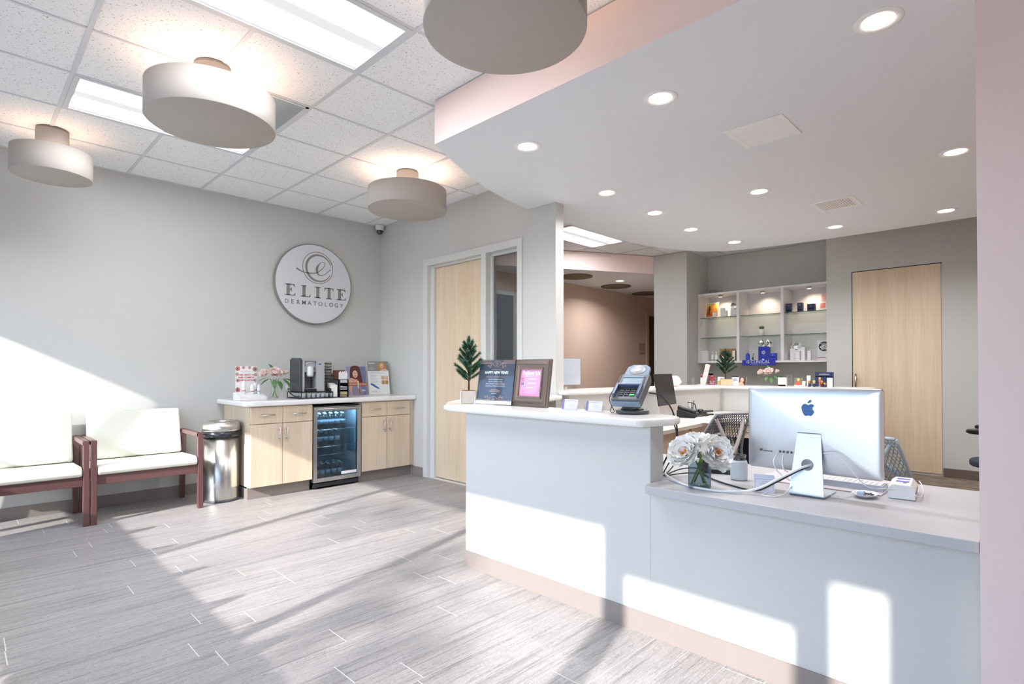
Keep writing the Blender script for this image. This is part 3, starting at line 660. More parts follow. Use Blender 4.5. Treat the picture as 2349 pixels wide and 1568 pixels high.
# --- promo display
t=thing('promo_display','small white display with an ask about a free consultation card and sample tubes','display stand',(2.02,5.50,ZW),6)
bm().prism([(-.02,0),(.13,0),(.13,.075),(-.02,.035)],-.13,.13,0,'x').build('base',WHITEP,t,.003)
bm().box(-.105,.131,.03,.105,.135,.33).build('card',PAPER,t)
p=Print(.131)
for x,z,r,m in ((-.085,.305,.024,SALM),(.085,.30,.026,SALM),(-.03,.315,.016,PINKP),(.03,.315,.016,PINKP),(-.09,.25,.018,PINKP),(-.085,.19,.02,PINKP),(-.085,.10,.024,SALM),(.09,.245,.018,PINKP),(.09,.19,.016,LGREYI)): p.shape(ell(x,z,r,r,10),m,True)
p.text('ELITE DERMATOLOGY',.013,0,.277,LGREYI).text('ASK ABOUT A',.022,0,.243,REDP,bold=.0008).text('FREE COSMETIC',.022,0,.217,REDP,bold=.0008).text('CONSULTATION!',.022,0,.191,REDP,bold=.0008)
for x,z in ((-.085,.305),(-.085,.19),(-.085,.10),(.085,.30)): p.shape(ell(x,z,.006,.006,8),NAVYT,True)
p.build(t)
def tube_item(par_loc,h,r,band,label,cap=WHITEP,rz=0):
    q=thing('sample_tube',label,'cosmetic tube',par_loc,rz)
    bm().lathe([(r*.92,.018),(r,.02),(r,h*.8),(r*.35,h),(1e-6,h)],14,squash=.75).build('body',WHITEP,q)
    bm().lathe([(r*.8,0),(r*.8,.018),(1e-6,.018)],14).build('cap',cap,q)
    bm().lathe([(r*1.01,.03),(r*1.01,.037)],14,squash=.76).build('stripe',band,q)
tube_item((1.965,5.585,ZW+.056),.135,.02,REDP,'white sample tube with red stripe standing furthest left on the display')
tube_item((2.035,5.555,ZW+.05),.105,.019,REDP,'white sample bottle with red stripe in the middle of the display')
tube_item((2.075,5.60,ZW+.06),.105,.018,REDP,'white sample tube with red stripe at the back of the display')
tube_item((2.095,5.555,ZW+.05),.10,.016,TEALI,'white sample tube with blue stripe on the display')
# --- flower helper
PETW=M('petal_white','f4f2ee',.6,var=.02); PETP=M('petal_blush','f2ddd6',.6,var=.04); STAM=M('stamen_orange','d98a35',.6,var=.2,scale=60)
def flower(t,name,c,r,nrm,pet,mat,rings=((9,80,1.0),(8,52,.85),(6,25,.6)),stamen=True,seed=0):
    rg=random.Random(seed); z=Vector(nrm).normalized(); q=z.to_track_quat('Z','Y')
    f=bm().sphere((0,0,0),r*.16,0,8,5).build(name,STAM if stamen else mat,t,loc=c); f.rotation_mode='QUATERNION'; f.rotation_quaternion=q
    for ri,(n,tilt,sc) in enumerate(rings):
        for k in range(n):
            o=bpy.data.objects.new('petal',pet); COL.objects.link(o); o.parent=f
            a=2*math.pi*(k+.5*(ri%2))/n+rg.uniform(-.12,.12)
            o.matrix_local=Matrix.Rotation(a,4,'Z')@Matrix.Rotation(R(90-tilt+rg.uniform(-6,6)),4,'X')@Matrix.Scale(r*sc*rg.uniform(.92,1.06),4)
    if stamen:
        b=bm()
        for k in range(26):
            a=rg.uniform(0,6.28); s=rg.uniform(.05,.2)*r*1.3; b.tube([(0,0,0),(math.cos(a)*s*.6,math.sin(a)*s*.6,r*.2),(math.cos(a)*s,math.sin(a)*s,r*rg.uniform(.3,.46))],r*.02,4)
        b.build('stamens',STAM,f)
    return f
pmW=petal_mesh(1,.95,.45,.05).mesh('petal',PETW); pmP=petal_mesh(1,.9,.55,.03).mesh('petal',PETP)
lfm=leaf_mesh(.09,.04).mesh('leaf',GREEN)
def leaves(t,pos,n=None):
    for (x,y,z,rx,rz,s) in pos:
        o=bpy.data.objects.new('leaf',lfm); COL.objects.link(o); o.parent=t; o.location=(x,y,z); o.rotation_euler=(R(rx),0,R(rz)); o.scale=(s,s,s)
BUDO=M('bud_orange','dc9a52',.6,var=.1)
def peony_vase(loc,label,z0=0,sc=1,rz=0,vase=True):
    t=thing('flower_vase',label,'flowers',loc,rz); t.scale=(sc,sc,sc)
    if vase:
        bm().lathe([(.05,0),(.05,.004),(.034,.06),(.030,.10),(.034,.15)],24).build('vase',CLEAR,t)
        b=bm()
        for dx,dy in ((.02,.0),(-.02,.01),(.01,-.02),(-.01,.015)): b.tube([(dx*1.3,dy,.012),(-dx*.2,-dy*.3,.10),(-dx*2,dy,.19)],.0035,6)
        b.build('stems',STEM,t)
    flower(t,'peony',(-.005,-.02,.225),.075,(-.1,-.6,.8),pmP,PETP,((10,78,1.0),(9,52,.9),(8,28,.75),(6,10,.6)),False,1)
    flower(t,'peony',(-.085,.0,.225),.058,(-.6,-.5,.6),pmP,PETP,((8,70,1.0),(8,45,.9),(6,18,.7)),False,2)
    flower(t,'peony',(.08,.0,.23),.05,(.5,-.4,.8),pmP,PETP,((7,45,1.0),(7,26,.9),(5,10,.8)),False,3)
    flower(t,'peony',(.02,.05,.245),.055,(.1,.1,1),pmP,PETP,((8,60,1.0),(8,35,.9),(6,15,.7)),False,4)
    leaves(t,[(-.05,-.02,.19,-20,100,1.2),(.06,-.02,.18,-35,-100,1.4),(.08,.0,.19,-10,-80,1.6),(.02,-.04,.17,-45,190,1.1),(.06,-.03,.19,-30,-140,1.2),(-.06,.02,.2,-15,70,1.1),(-.02,-.05,.18,-30,160,1.0),(.0,.04,.27,60,20,.9)])
    return t
peony_vase((2.235,5.52,ZW),'glass vase of blush peonies beside the coffee machine',sc=1.08)
# --- coffee machine on a pod drawer
t=thing('pod_drawer','black wire pod drawer under the coffee machine','pod drawer',(2.60,5.56,ZW),0)
WIRE=M('black_wire','18181a',.45)
b=bm(); X0,X1,Y0,Y1=-.15,.19,-.17,.16
b.box(X0,Y0,.062,X1,Y1,.068)
for z in (.004,.062):
    for a,c in (((X0,Y0,z),(X1,Y0,z)),((X1,Y0,z),(X1,Y1,z)),((X0,Y0,z),(X0,Y1,z)),((X0,Y1,z),(X1,Y1,z))): b.cyl(a,c,.004,6)
for x,y in ((X0,Y0),(X1,Y0),(X0,Y1),(X1,Y1),(X1-.05,Y0),(X0+.05,Y0)): b.cyl((x,y,.002),(x,y,.065),.004,6)
b.box(X0,Y0,.001,X1,Y1,.003); b.build('frame',WIRE,t)
PODW=M('pod_white','dfe3ea',.5)
pod=thing('coffee_pod','white coffee pod in the wire drawer','coffee pod',(2.49,5.42,ZW+.005),0,'coffee pods in the wire drawer')
bm().lathe([(.018,0),(.023,.04),(.0255,.042),(.0255,.045),(1e-6,.045)],14).build('cup',PODW,pod)
bm().lathe([(.0245,.0452),(1e-6,.0455)],14).build('foil_lid',M('pod_foil','9fb0cc',.4,.4),pod)
for k in range(1,7): dup(pod,(2.49+.05*k,5.42,ZW+.005))
t=thing('coffee_machine','silver and charcoal single cup coffee machine on the worktop','coffee machine',(2.59,5.57,ZW+.069),-3); t.scale=(.86,.86,1)
CHAR=M('charcoal_side','3b3e42',.4,var=.04)
b=bm().prism([(-.165,0),(.165,0),(.165,.33),(.10,.35),(-.12,.345),(-.165,.325)],-.145,-.115,0,'x').prism([(-.165,0),(.165,0),(.165,.33),(.10,.35),(-.12,.345),(-.165,.325)],.115,.14,0,'x').box(-.115,.02,0,.115,.165,.33)
b.build('housing',CHAR,t,.004)
bm().box(-.118,-.172,.0,-.095,-.03,.335).box(.045,-.175,0,.138,-.03,.335).box(-.118,-.165,.315,.138,.02,.345).build('front_shell',SILVERP,t,.004)
bm().box(-.095,-.14,.20,.045,.0,.316).build('brew_head',M('pale_silver','c6cacd',.3,.3),t,.006)
bm().lathe([(.035,.155),(.04,.175),(.042,.245),(.036,.26),(1e-6,.262)],22,(-.02,-.145,0)).build('pod_holder',M('light_grey_gloss','d5d6d8',.25),t)
bm().tube([(-.088,-.148,.265),(-.075,-.185,.29),(.0,-.19,.30),(.03,-.16,.305)],.006,8).build('lift_handle',SILVERP,t)
bm().box(-.095,-.02,.035,.045,-.012,.20).build('cup_bay',M('bay_grey','7f8389',.45),t)
bm().box(-.1,-.18,0,.05,-.02,.03).build('drip_tray',BLACK,t,.004)
bm().box(-.085,-.175,.03,.04,-.06,.034).build('drip_grille',STEEL,t)
bm().box(.07,-.1762,.275,.105,-.175,.29).build('display',TEALI,t)
bm().box(.01,-.1425,.225,.038,-.1405,.25).build('button_panel',DGREY,t)
p=Print(-.1475); 
b=bm().tube(smooth([(-.16,.1,.02),(-.22,.02,.03),(-.225,-.08,-.02),(-.19,-.16,-.045),(-.15,-.15,-.04)],6),.0045,6); b.build('power_cord',BLACK,t)
b=bm().tube(smooth([(-.16,.08,.0),(-.20,0,0),(-.205,-.1,-.035),(-.17,-.17,-.055)],6),.004,6); b.build('power_cord',BLACK,t)
# --- cup stacks, condiment rack
CUPB=M('cup_black','2a2b2c',.6); CUPG=M('cup_yellow','c9d64a',.6); KRAFT=M('kraft','6e4438',.7)
cup=thing('paper_cup','striped paper cup in the stack behind the coffee machine','paper cup',(2.862,5.64,ZW),0,'stacked paper cups')
def cupmesh(t):
    bm().lathe([(.026,0),(.036,.09),(.038,.092),(.036,.094),(.034,.092),(.025,.003)],18).build('wall',PAPER,t)
    bm().lathe([(.0275,.012),(.0322,.052)],18).build('dark_band',CUPB,t)
    bm().lathe([(.0357,.0785),(.0367,.0885)],18).build('stripe_band',CUPB,t)
cupmesh(cup)
for k in range(1,18): dup(cup,(2.862,5.64,ZW+.0165*k))
for k in range(0,11): dup(cup,(2.932,5.63,ZW+.0165*k))
for x,y,k in ((2.862,5.64,17),(2.932,5.63,10)):
    o=bm().lathe([(.0345,.056),(.0364,.078)],18).build('cup_sleeve',CUPG,None,loc=(x,y,ZW+.0165*k)); 
    tag(o,'yellow printed sleeve on the top cup of the taller stack' if k==17 else 'yellow printed sleeve on the top cup of the shorter stack','cup sleeve')
t=thing('condiment_rack','black mesh condiment rack with sugar and stir sticks','condiment rack',(2.925,5.475,ZW),0)
b=bm()
for x in (-.05,.05):
    for y in (-.07,.07): b.cyl((x,y,0),(x,y,.19),.004,6)
for z in (.002,.075,.15,.188): b.box(-.05,-.07,z,.05,.07,z+.004)
b.box(-.0515,-.07,0,-.05,.07,.19).box(.05,-.07,0,.0515,.07,.19).box(-.05,.069,0,.05,.07,.19)
for z in (.02,.095): b.box(-.05,-.071,z,.05,-.069,z+.008)
b.build('frame',WIRE,t)
b=bm()
for k in range(12): x=-.04+.0072*k; b.box(x,-.06,.155,x+.006,-.055,.27+.012*math.sin(k*2.1)); b.box(x,-.03,.155,x+.006,-.026,.265+.01*math.sin(k))
b.build('stir_sticks',PAPER,t)
bm().box(-.04,-.065,.006,.04,.03,.06).build('tea_packets',M('tea_packet','b8b083',.7),t)
bm().box(-.04,-.062,.08,-.005,.03,.12).box(.0,-.062,.08,.04,.03,.115).build('creamers',M('creamer','bfc3c8',.6),t)
bm().box(-.06,-.0,.19,.05,.06,.29).build('cocoa_box',KRAFT,t)
t=thing('napkin_caddy','black caddy with white napkins beside the coffee machine','napkin holder',(2.82,5.46,ZW),0)
bm().box(-.04,-.05,0,.04,.05,.006).box(-.04,-.05,.0,-.037,.05,.10).box(.037,-.05,0,.04,.05,.18).box(-.04,.047,0,.04,.05,.2).build('caddy',DGREY,t,.002)
bm().prism([(-.045,.006),(.045,.006),(.045,.155),(-.045,.13)],-.034,.034,0,'x').build('napkins',PAPER,t,.003)
# --- two posters leaning on the wall
def poster(name,label,x,y,w,h,rz,draw,lean=10,z=ZW,cat='poster',base=None):
    t=thing(name,label,cat,(x,y,z+.002),rz); 
    sh=bm().box(-w/2,0,0,w/2,.006,h).build('board',base or PAPER,t); sh.rotation_euler=(R(-lean),0,0)
    p=Print(0); draw(p,w,h); o=p.build(sh); return t
def woman1(p,w,h):
    p.shape(rect(-w/2,0,w/2,h),LAV).shape(rect(0,0,w/2,h),LAVD)
    p.shape(smooth2([(-.05,h),(-.075,.26),(-.07,.17),(-.03,.15),(.02,.13),(.06,.10),(.075,.16),(.065,.24),(.04,h)]),HAIRD)
    p.shape(smooth2([(-.06,.0),(-.1,.10),(-.105,.16),(-.07,.20),(-.03,.19),(.03,.16),(.05,.0)]),SKIN).shape(smooth2([(-.05,0),(-.06,.08),(-.04,.13),(.02,.13),(.06,.09),(.075,0)]),SATIN)
    p.shape(ell(-.01,.245,.032,.044,18),SKIN2).shape(smooth2([(-.05,.30),(-.048,.25),(-.035,.28),(0,.295),(.025,.27),(.03,.21),(.05,.20),(.05,.28),(.01,.305)]),HAIRD)
    p.shape(ell(-.008,.223,.013,.006,12),LIPS).shape(rect(-.022,.255,-.012,.258),DARKI).shape(rect(.004,.255,.014,.258),DARKI,True)
    p.shape(rect(-w/2,.105,w/2,.145),ORNG).text('IS PRP RIGHT FOR YOU?',.021,0,.125,WINK).shape(rect(.012,.07,.024,.175),WINK).shape(rect(.012,.165,.024,.182),TEALI).shape(smooth2([(.012,.07),(.024,.07),(.04,.02),(.03,.01)]),ORNG).lines(.05,.11,(.06,.053,.046),.003,WINK)
def smooth2(pts,n=4): return [(v.x,v.y) for v in smooth([(a,b,0) for a,b in pts],n,True)]
def woman2(p,w,h):
    g=M('print_grey_olive','8a8b86',.7)
    p.shape(rect(-w/2,h*.70,w/2,h),g).text('SkinPen',.028,-.075,h*.94,WINK).lines(-.12,-.02,(h*.82,h*.78,h*.75),.005,LGREYI,'L')
    p.shape(smooth2([(.0,h*.73),(-.005,h*.82),(.01,h*.93),(.05,h*.995),(.09,h*.95),(.105,h*.85),(.10,h*.74)]),HAIRB).shape(smooth2([(.03,h*.702),(.05,h*.76),(.09,h*.77),(.125,h*.73),(.13,h*.702)]),SKIN2).shape(ell(.05,h*.875,.026,.034,16),SKIN2).shape(smooth2([(.02,h*.96),(.025,h*.90),(.05,h*.945),(.075,h*.90),(.08,h*.965),(.05,h*.985)]),HAIRB).shape(ell(.052,h*.845,.011,.005,10),LIPS).shape(rect(.038,h*.885,.046,h*.892),DARKI).shape(rect(.056,h*.885,.064,h*.892),DARKI,True)
    p.lines(-.12,.11,(h*.665,h*.64),.004,LGREYI,'L').lines(-.115,.0,[h*(.60-.03*k) for k in range(9)],.0028,LGREYI,'L')
    for x,z,m in ((.055,.44,SKIN),(.10,.44,SKIN2),(.055,.30,HAIRB),(.10,.30,HAIRB)): p.shape(rect(x-.02,h*z-.0,x+.02,h*z+.045),m,True)
    p.shape([(-.115,h*.30),(-.1,h*.34),(-.02,h*.22),(.005,h*.16),(-.01,h*.155),(-.05,h*.2)],TEALI).shape([(-.09,h*.318),(-.06,h*.28),(-.05,h*.29),(-.08,h*.325)],LAV).lines(-.11,.03,(h*.09,h*.07),.003,LGREYI,'L')
poster('leaning_poster','violet poster of a dark haired woman leaning on the wall behind the worktop',3.265,5.72,.245,.335,-4,woman1)
poster('leaning_poster','white and grey poster of a blond woman in the worktop corner',3.575,5.74,.27,.40,-6,woman2)
t=thing('wall_outlet','white wall outlet behind the peony vase','outlet',(2.60,YA-.001,1.06)); bm().box(-.036,-.006,-.057,.036,0,.057).build('plate',WHITEP,t,.002); bm().box(-.012,-.0075,.012,.012,-.006,.04).box(-.012,-.0075,-.04,.012,-.006,-.012).build('sockets',M('socket_grey','d2d2cf',.5),t)
# ================================================================ RAISED COUNTER (z .994)
ZH=.995
# potted pine
def pine(t,h0,h,spread,seed,mat,trunk):
    rg=random.Random(seed); trk=bm().tube([(0,0,h0),(.003,0,h0+h*.5),(0,0,h0+h*.93)],.006,8,r2=.003).build('trunk',trunk,t)
    lv=[]
    for k in range(30):
        u=(k+.5)/30; z=h0+h*(.16+.72*u); L=spread*(1-u)**.75*rg.uniform(.85,1.1)+.03; a=k*2.4+rg.uniform(-.2,.2); lv.append((z,L,a,.55+.5*u))
    lv.append((h0+h*.80,h*.20,0,9))
    for z,L,a,el in lv:
        b=bm(); d=Vector((math.cos(a),math.sin(a),el)).normalized() if el<5 else Vector((0,0,1))
        p0=Vector((0,0,z)); pts=[p0,p0+d*L*.5+Vector((0,0,.004)),p0+d*L+Vector((0,0,.012))]
        b.tube(pts,.0022,5)
        for i in range(int(120+L*2400)):
            s=rg.uniform(.12,1); c=pts[0].lerp(pts[2],s); q=Vector((rg.uniform(-1,1),rg.uniform(-1,1),rg.uniform(-1,1))); q=(q-d*q.dot(d)).normalized()
            tip=c+(q*.75+d*.9).normalized()*rg.uniform(.018,.033); n=d.cross(q)*.0017
            b.add([c+n,c-n,tip],[(0,1,2)])
        b.build('branch',mat,t)
BARK=M('bark_brown','5a3d30',.8)
t=thing('potted_pine','small potted pine in a mirrored wooden box on the raised counter','potted plant',(2.40,2.765,ZH),40)
MIRW=wood('grey_box_wood','b5a99a','c8bcae',.5,axis=0)
bm().box(-.045,-.045,0,.045,.045,.085).build('box',MIRW,t,.002); bm().box(-.04,-.04,.08,.04,.04,.088).build('soil',M('bark_chips','8a5f42',.9,var=.4,scale=90,bump=.5),t)
b=bm()
for x in (-.046,.046):
    for y in (-.046,.046): b.box(x-.003,y-.003,0,x+.003,y+.003,.086)
b.build('box_edges',CHROME,t)
pine(t,.08,.345,.092,5,DGREEN,BARK)
# acrylic sign: happy new year
t=thing('acrylic_sign_holder','clear acrylic stand with a navy happy new year flyer','sign holder',(2.41,2.545,ZH),-90+4)
SLATE=M('flyer_slate','48566a',.7); COPP=M('flyer_copper','c9a08c',.6)
sh=bm().box(-.152,.003,.012,.152,.0045,.29).build('flyer',SLATE,t); sh.rotation_euler=(R(-9),0,0)
ac=bm().box(-.156,-.0005,.008,.156,.0025,.296).box(-.156,.005,.008,.156,.008,.296).build('acrylic_sheet',CLEAR,t); ac.rotation_euler=(R(-9),0,0)
bm().box(-.156,-.01,0,.156,.10,.003).build('foot',CLEAR,t)
bm().prism([(-.0025,.006),(.0035,.008),(.0035,.026),(-.0022,.014)],-.154,.154,0,'x').build('glare_strip',M('painted_glare','dfe9f2',.1),t)  # pale strip painted in as glare along the foot of the sheet
p=Print(.003)
p.text('HAPPY NEW YEAR!',.0235,0,.208,WINK,bold=.0012).text('JANUARY COSMETIC SPECIALS',.0125,0,.180,COPP)
for k,s in enumerate(('$50 OFF DERMAPLANING','$50 OFF CHEMICAL PEELS','FREE COSMETIC CONSULTATIONS','15% OFF ALL PRODUCTS IN STOCK')): p.text(s,.0105,0,.163-.0142*k,WINK)
p.text('ELITE DERMATOLOGY',.009,0,.228,COPP).lines(-.055,.055,(.098,.091,.084),.003,COPP).lines(-.04,.04,(.072,),.003,LGREYI)
def ornament(z,s):
    p.k+=1
    for dz in (0,.008,.016):
        for sx in (-1,1): a=.035+dz*1.2; p.shape(rect(min(sx*a,sx*.15),z+s*dz-.0012,max(sx*a,sx*.15),z+s*dz+.0012),COPP,True)
    P2=lambda pts,w: ribbon2(p,pts,w,COPP)
    P2(arc(0,z-s*.002,.032,0,360,20,.018),.0022); P2(arc(0,z-s*.002,.011,0,360,12),.002); p.shape(ell(0,z-s*.002,.004,.004,8),COPP,True)
    for sx in (-1,1): P2([(sx*.03,z-s*.004),(sx*.045,z-s*.016),(sx*.07,z-s*.016)],.002); P2(arc(sx*.075,z-s*.016,.006,0,360,8),.002); P2(arc(sx*.055,z-s*.024,.005,0,360,8),.002); P2(arc(sx*.05,z-s*.006,.004,0,360,8),.0018)
def ribbon2(p,pts,w,m):
    P=[Vector((a,b)) for a,b in pts]
    for i in range(len(P)-1):
        d=(P[i+1]-P[i]).normalized(); n=Vector((-d.y,d.x))*w/2
        p.shape([tuple(P[i]-n),tuple(P[i+1]-n),tuple(P[i+1]+n),tuple(P[i]+n)],m,True)
ornament(.268,1); ornament(.032,-1)
p.build(sh)
# picture frame: follow us
t=thing('picture_frame','brown weathered wood picture frame with a pink follow us card','picture frame',(2.44,2.262,ZH),-90-3)
FW=wood('weathered_wood','4a3b35','a08d80',.55,axis=0,fine=40); FWV=wood('weathered_wood_v','4a3b35','a08d80',.55,axis=2,fine=40)
rk=bpy.data.objects.new('frame_body',None)
W_,H_=.155,.29; k=R(-8)
def tilt(o): o.rotation_euler=(k,0,0); return o
def profile_rail(y0,a,c,d,e,horizontal):
    b=bm()
    for (o1,o2,yy) in ((0,.010,-.002),(.010,.03,-.010),(.03,.052,-.006),(.052,.062,-.013)):
        if horizontal: b.prism([(a+o1,d+o1*e),(c-o1,d+o1*e),(c-o2,d+o2*e),(a+o2,d+o2*e)][::(1 if e>0 else -1)],.015,yy,0,'y')
        else: b.prism([(d+o1*e,a+o1),(d+o2*e,a+o2),(d+o2*e,c-o2),(d+o1*e,c-o1)][::(1 if e>0 else -1)],.015,yy,0,'y')
    return b
for e,d in ((1,0),(-1,H_)): tilt(profile_rail(0,-W_,W_,d,e,True).build('rail',FW,t))
for e,d in ((1,-W_),(-1,W_)): tilt(profile_rail(0,0,H_,d,e,False).build('rail',FWV,t))
PKC=M('card_pink','e79cc4',.7); bd=tilt(bm().box(-W_+.06,-.001,.06,W_-.06,.004,H_-.06).build('card',PKC,t))
p=Print(-.001); p.shape(ell(0,.15,.075,.075,28),M('card_pink_light','ecaccd',.7)).text('Follow Us',.037,0,.205,WINK,bold=.0012).text('@elitedermatology',.011,0,.187,WINK)
IGP=M('icon_magenta','c85a8e',.6); FBB=M('icon_blue','3f5fa0',.6); FBO=M('icon_orange','e8a25a',.6)
p.shape(rect(-.078,.158,-.060,.176),IGP).shape(rect(-.076,.158,-.068,.166),FBO,True).shape(ell(-.069,.167,.005,.005,12),WINK).shape(ell(-.069,.167,.0032,.0032,12),IGP).lines(-.05,.08,(.168,),.007,WINK).shape(rect(-.078,.132,-.060,.150),FBB).text('f',.02,-.069,.141,WINK,bold=.0006).lines(-.05,.08,(.142,),.007,WINK).lines(-.05,.05,(.117,),.005,WINK)
p.build(bd)
tilt(bm().box(-.03,.016,.02,.03,.02,.20).build('easel_back',BLACK,t)); bm().prism([(.05,0),(.09,0),(.055,.16),(.048,.16)],-.02,.02,0,'x').build('easel_leg',BLACK,t)
bpy.data.objects.remove(rk)
# card holders
PURP=M('card_purple','7f74b0',.6); CARDW=M('card_lilac_white','dedcf2',.6)
def cards(y,label,tall):
    t=thing('card_holder',label,'card holder',(2.37,y,ZH),-90+4)
    c=bm().box(-.05,.004,.006,.05,.012,.058+tall).build('cards',CARDW,t); c.rotation_euler=(R(-12),0,0)
    s=bm().box(-.0505,.0034,.006,-.036,.0039,.058+tall).build('purple_edge',PURP,t); s.rotation_euler=(R(-12),0,0)
    p=Print(.004); p.text('ELITE DERMATOLOGY',.0075,.006,.05+tall,NAVYT); p.lines(-.02,.045,(.038,.033,.028,.023),.0018,LGREYI); o=p.build(c)
    b=bm().box(-.055,-.004,0,.055,.04,.003).box(-.055,-.004,.003,.055,-.001,.022).box(-.055,-.004,.003,-.052,.035,.03).box(.052,-.004,.003,.055,.035,.03)
    b.build('acrylic_tray',CLEAR,t)
cards(1.895,'clear tray of business cards nearer the wood picture frame',.004); cards(1.73,'clear tray of business cards nearer the card reader',0)
# payment terminal
t=thing('payment_terminal','grey card payment terminal with keypad on a swivel stand','card reader',(2.44,1.535,ZH),-78); t.scale=(1.22,1.12,1.0)
bm().lathe([(.066,0),(.07,.004),(.07,.014),(.066,.018),(1e-6,.018)],32).build('base',DGREY,t)
bm().lathe([(.05,.018),(.045,.026),(1e-6,.026)],28).box(-.03,-.045,.026,.03,.02,.05).cyl((0,-.0,.02),(0,.0,.085),.02,14).build('swivel',BLACK,t)
bd=bm().prism([(-.10,-.03),(.085,-.03),(.10,0),(.09,.022),(-.10,.022)],-.062,.062,0,'x').build('body',M('terminal_grey','5a5d62',.45,var=.04),t,.006); bd.location=(0,-.005,.125); bd.rotation_euler=(R(41),0,0)
def on(o): o.parent=bd; return o
BLG=M('terminal_blue_grey','6f7f93',.4)
on(bm().box(-.05,-.0,.0222,.05,.068,.026).build('screen_bezel',DGREY,t,.002)); on(bm().box(-.043,.006,.0262,.043,.056,.0266).build('screen',M('terminal_screen','8fa0ac',.2),t)); on(bm().box(-.045,.056,.0222,.045,.07,.03).build('screen_hood',BLG,t,.002))
on(bm().box(-.058,-.085,.022,-.045,-.005,.045).box(.045,-.085,.022,.058,-.005,.045).box(-.058,-.015,.022,.058,-.002,.045).build('privacy_shield',M('shield_navy','4b5878',.35),t,.004))
KEY=M('key_black','2b2c30',.5)
for r_ in range(4):
    for c_ in range(3):
        on(bm().box(-.036+.025*c_,-.032-.014*r_,.0225,-.016+.025*c_,-.022-.014*r_,.027).build('key',KEY if not (r_==3 and c_==2) else M('key_green','4fc25e',.45),t,.001))
on(bm().box(-.06,-.112,-.02,.06,-.098,.012).build('card_slot',BLG,t,.003))
on(bm().prism([(-.055,.085),(.055,.085),(.05,.15),(.03,.168),(-.03,.168),(-.05,.15)],.0,.02).build('contactless_reader',BLG,t,.004))
on(bm().lathe([(.036,.0202),(.034,.0215),(1e-6,.0215)],28,(0,.125,0)).build('reader_dial',GREYP,t)); on(bm().lathe([(.014,.0216),(.013,.0225),(1e-6,.0225)],20,(0,.125,0)).build('reader_logo',M('dial_pale','e8d9cf',.4),t))
on(bm().box(-.065,-.09,-.022,-.0622,.05,.012).build('stylus_rail',DGREY,t)); on(bm().cyl((-.068,-.03,.01),(-.068,.09,.012),.004,8).build('stylus',BLACK,t))
bm().tube(smooth([(-.066,-.04,.13),(-.075,-.07,.08),(-.072,-.055,.04),(-.062,-.05,.012),(-.072,-.052,.004),(-.078,-.05,.02),(-.06,-.045,.06)],6),.0018,5).build('stylus_cord',BLACK,t)
o=bm().tube(smooth([(2.50,1.47,1.10),(2.56,1.44,1.085),(2.575,1.395,1.03),(2.565,1.365,.975),(2.56,1.348,.902),(2.56,1.365,.836),(2.55,1.40,.775),(2.52,1.41,.725),(2.44,1.37,.704)],7),.0042,7).build('terminal_cable',BLACK); tag(o,'black cable from the card reader curving down over the counter end','cable')
# ================================================================ LOWER COUNTER (z .70)
ZL=.701
# --- vase of white flowers
t=thing('flower_vase','square glass vase of white artificial roses on the lower counter','flowers',(2.315,1.115,ZL),-62)
b=bm()
for a in range(4):
    pass
b.prism([(-.045,-.045),(.045,-.045),(.045,.045),(-.045,.045)],0,.008); b.build('vase_foot',glass('thick_glass','dbe4ea',.10,clear=.95),t,.004)
w=.047; b=bm()
b.box(-w,-w,.008,w,-w+.004,.115).box(-w,w-.004,.008,w,w,.115).box(-w,-w+.004,.008,-w+.004,w-.004,.115).box(w-.004,-w+.004,.008,w,w-.004,.115); b.build('vase',glass('vase_glass','e3ebf0',.12,clear=.975),t,.003)
b=bm()
for p in ([(-.035,-.02,.012),(-.01,0,.07),(.01,.0,.14)],[(.03,-.03,.012),(.0,0,.08),(-.03,.01,.15)],[(.02,.03,.012),(.0,.0,.08),(.02,-.02,.14)],[(-.02,.03,.012),(.01,.01,.09),(.0,.02,.17)]): b.tube(p,.0038,6)
b.build('stems',STEM,t)
flower(t,'rose',(-.055,-.02,.145),.085,(-.42,-.72,.5),pmW,PETW,((10,84,1.0),(9,68,.92),(8,54,.78),(5,40,.5)),True,11)
flower(t,'rose',(.062,-.035,.15),.085,(.40,-.78,.45),pmW,PETW,((10,86,1.0),(9,68,.92),(8,54,.78),(5,40,.5)),True,12)
flower(t,'rose',(.0,.03,.175),.085,(.05,-.15,1),pmW,PETW,((10,80,1.0),(9,62,.92),(8,48,.75),(5,36,.5)),True,13)
leaves(t,[(.0,-.03,.115,-60,180,.45)])
# --- mason jar with pens
t=thing('pen_jar','pale blue painted glass jar with pens beside the white roses','jar',(2.60,1.055,ZL))
bm().lathe([(.033,0),(.037,.004),(.0385,.02),(.0385,.078),(.034,.092)],28).build('painted_body',M('jar_blue_white','ccd5dd',.35),t)
bm().lathe([(.034,.092),(.031,.098),(.031,.112),(.0335,.113),(.0335,.117),(.031,.118),(.029,.118),(.029,.096)],28).build('glass_neck',glass('jar_glass','d8dcdf',.2,clear=.75),t)
for k,(x,y,h) in enumerate(((-.018,.0,.125),(.012,.01,.14),(.02,-.008,.12))):
    bm().cyl((x*.3,y*.3,.03),(x*1.2,y*1.3,h),.0035,8).build('pen',BLACK,t)
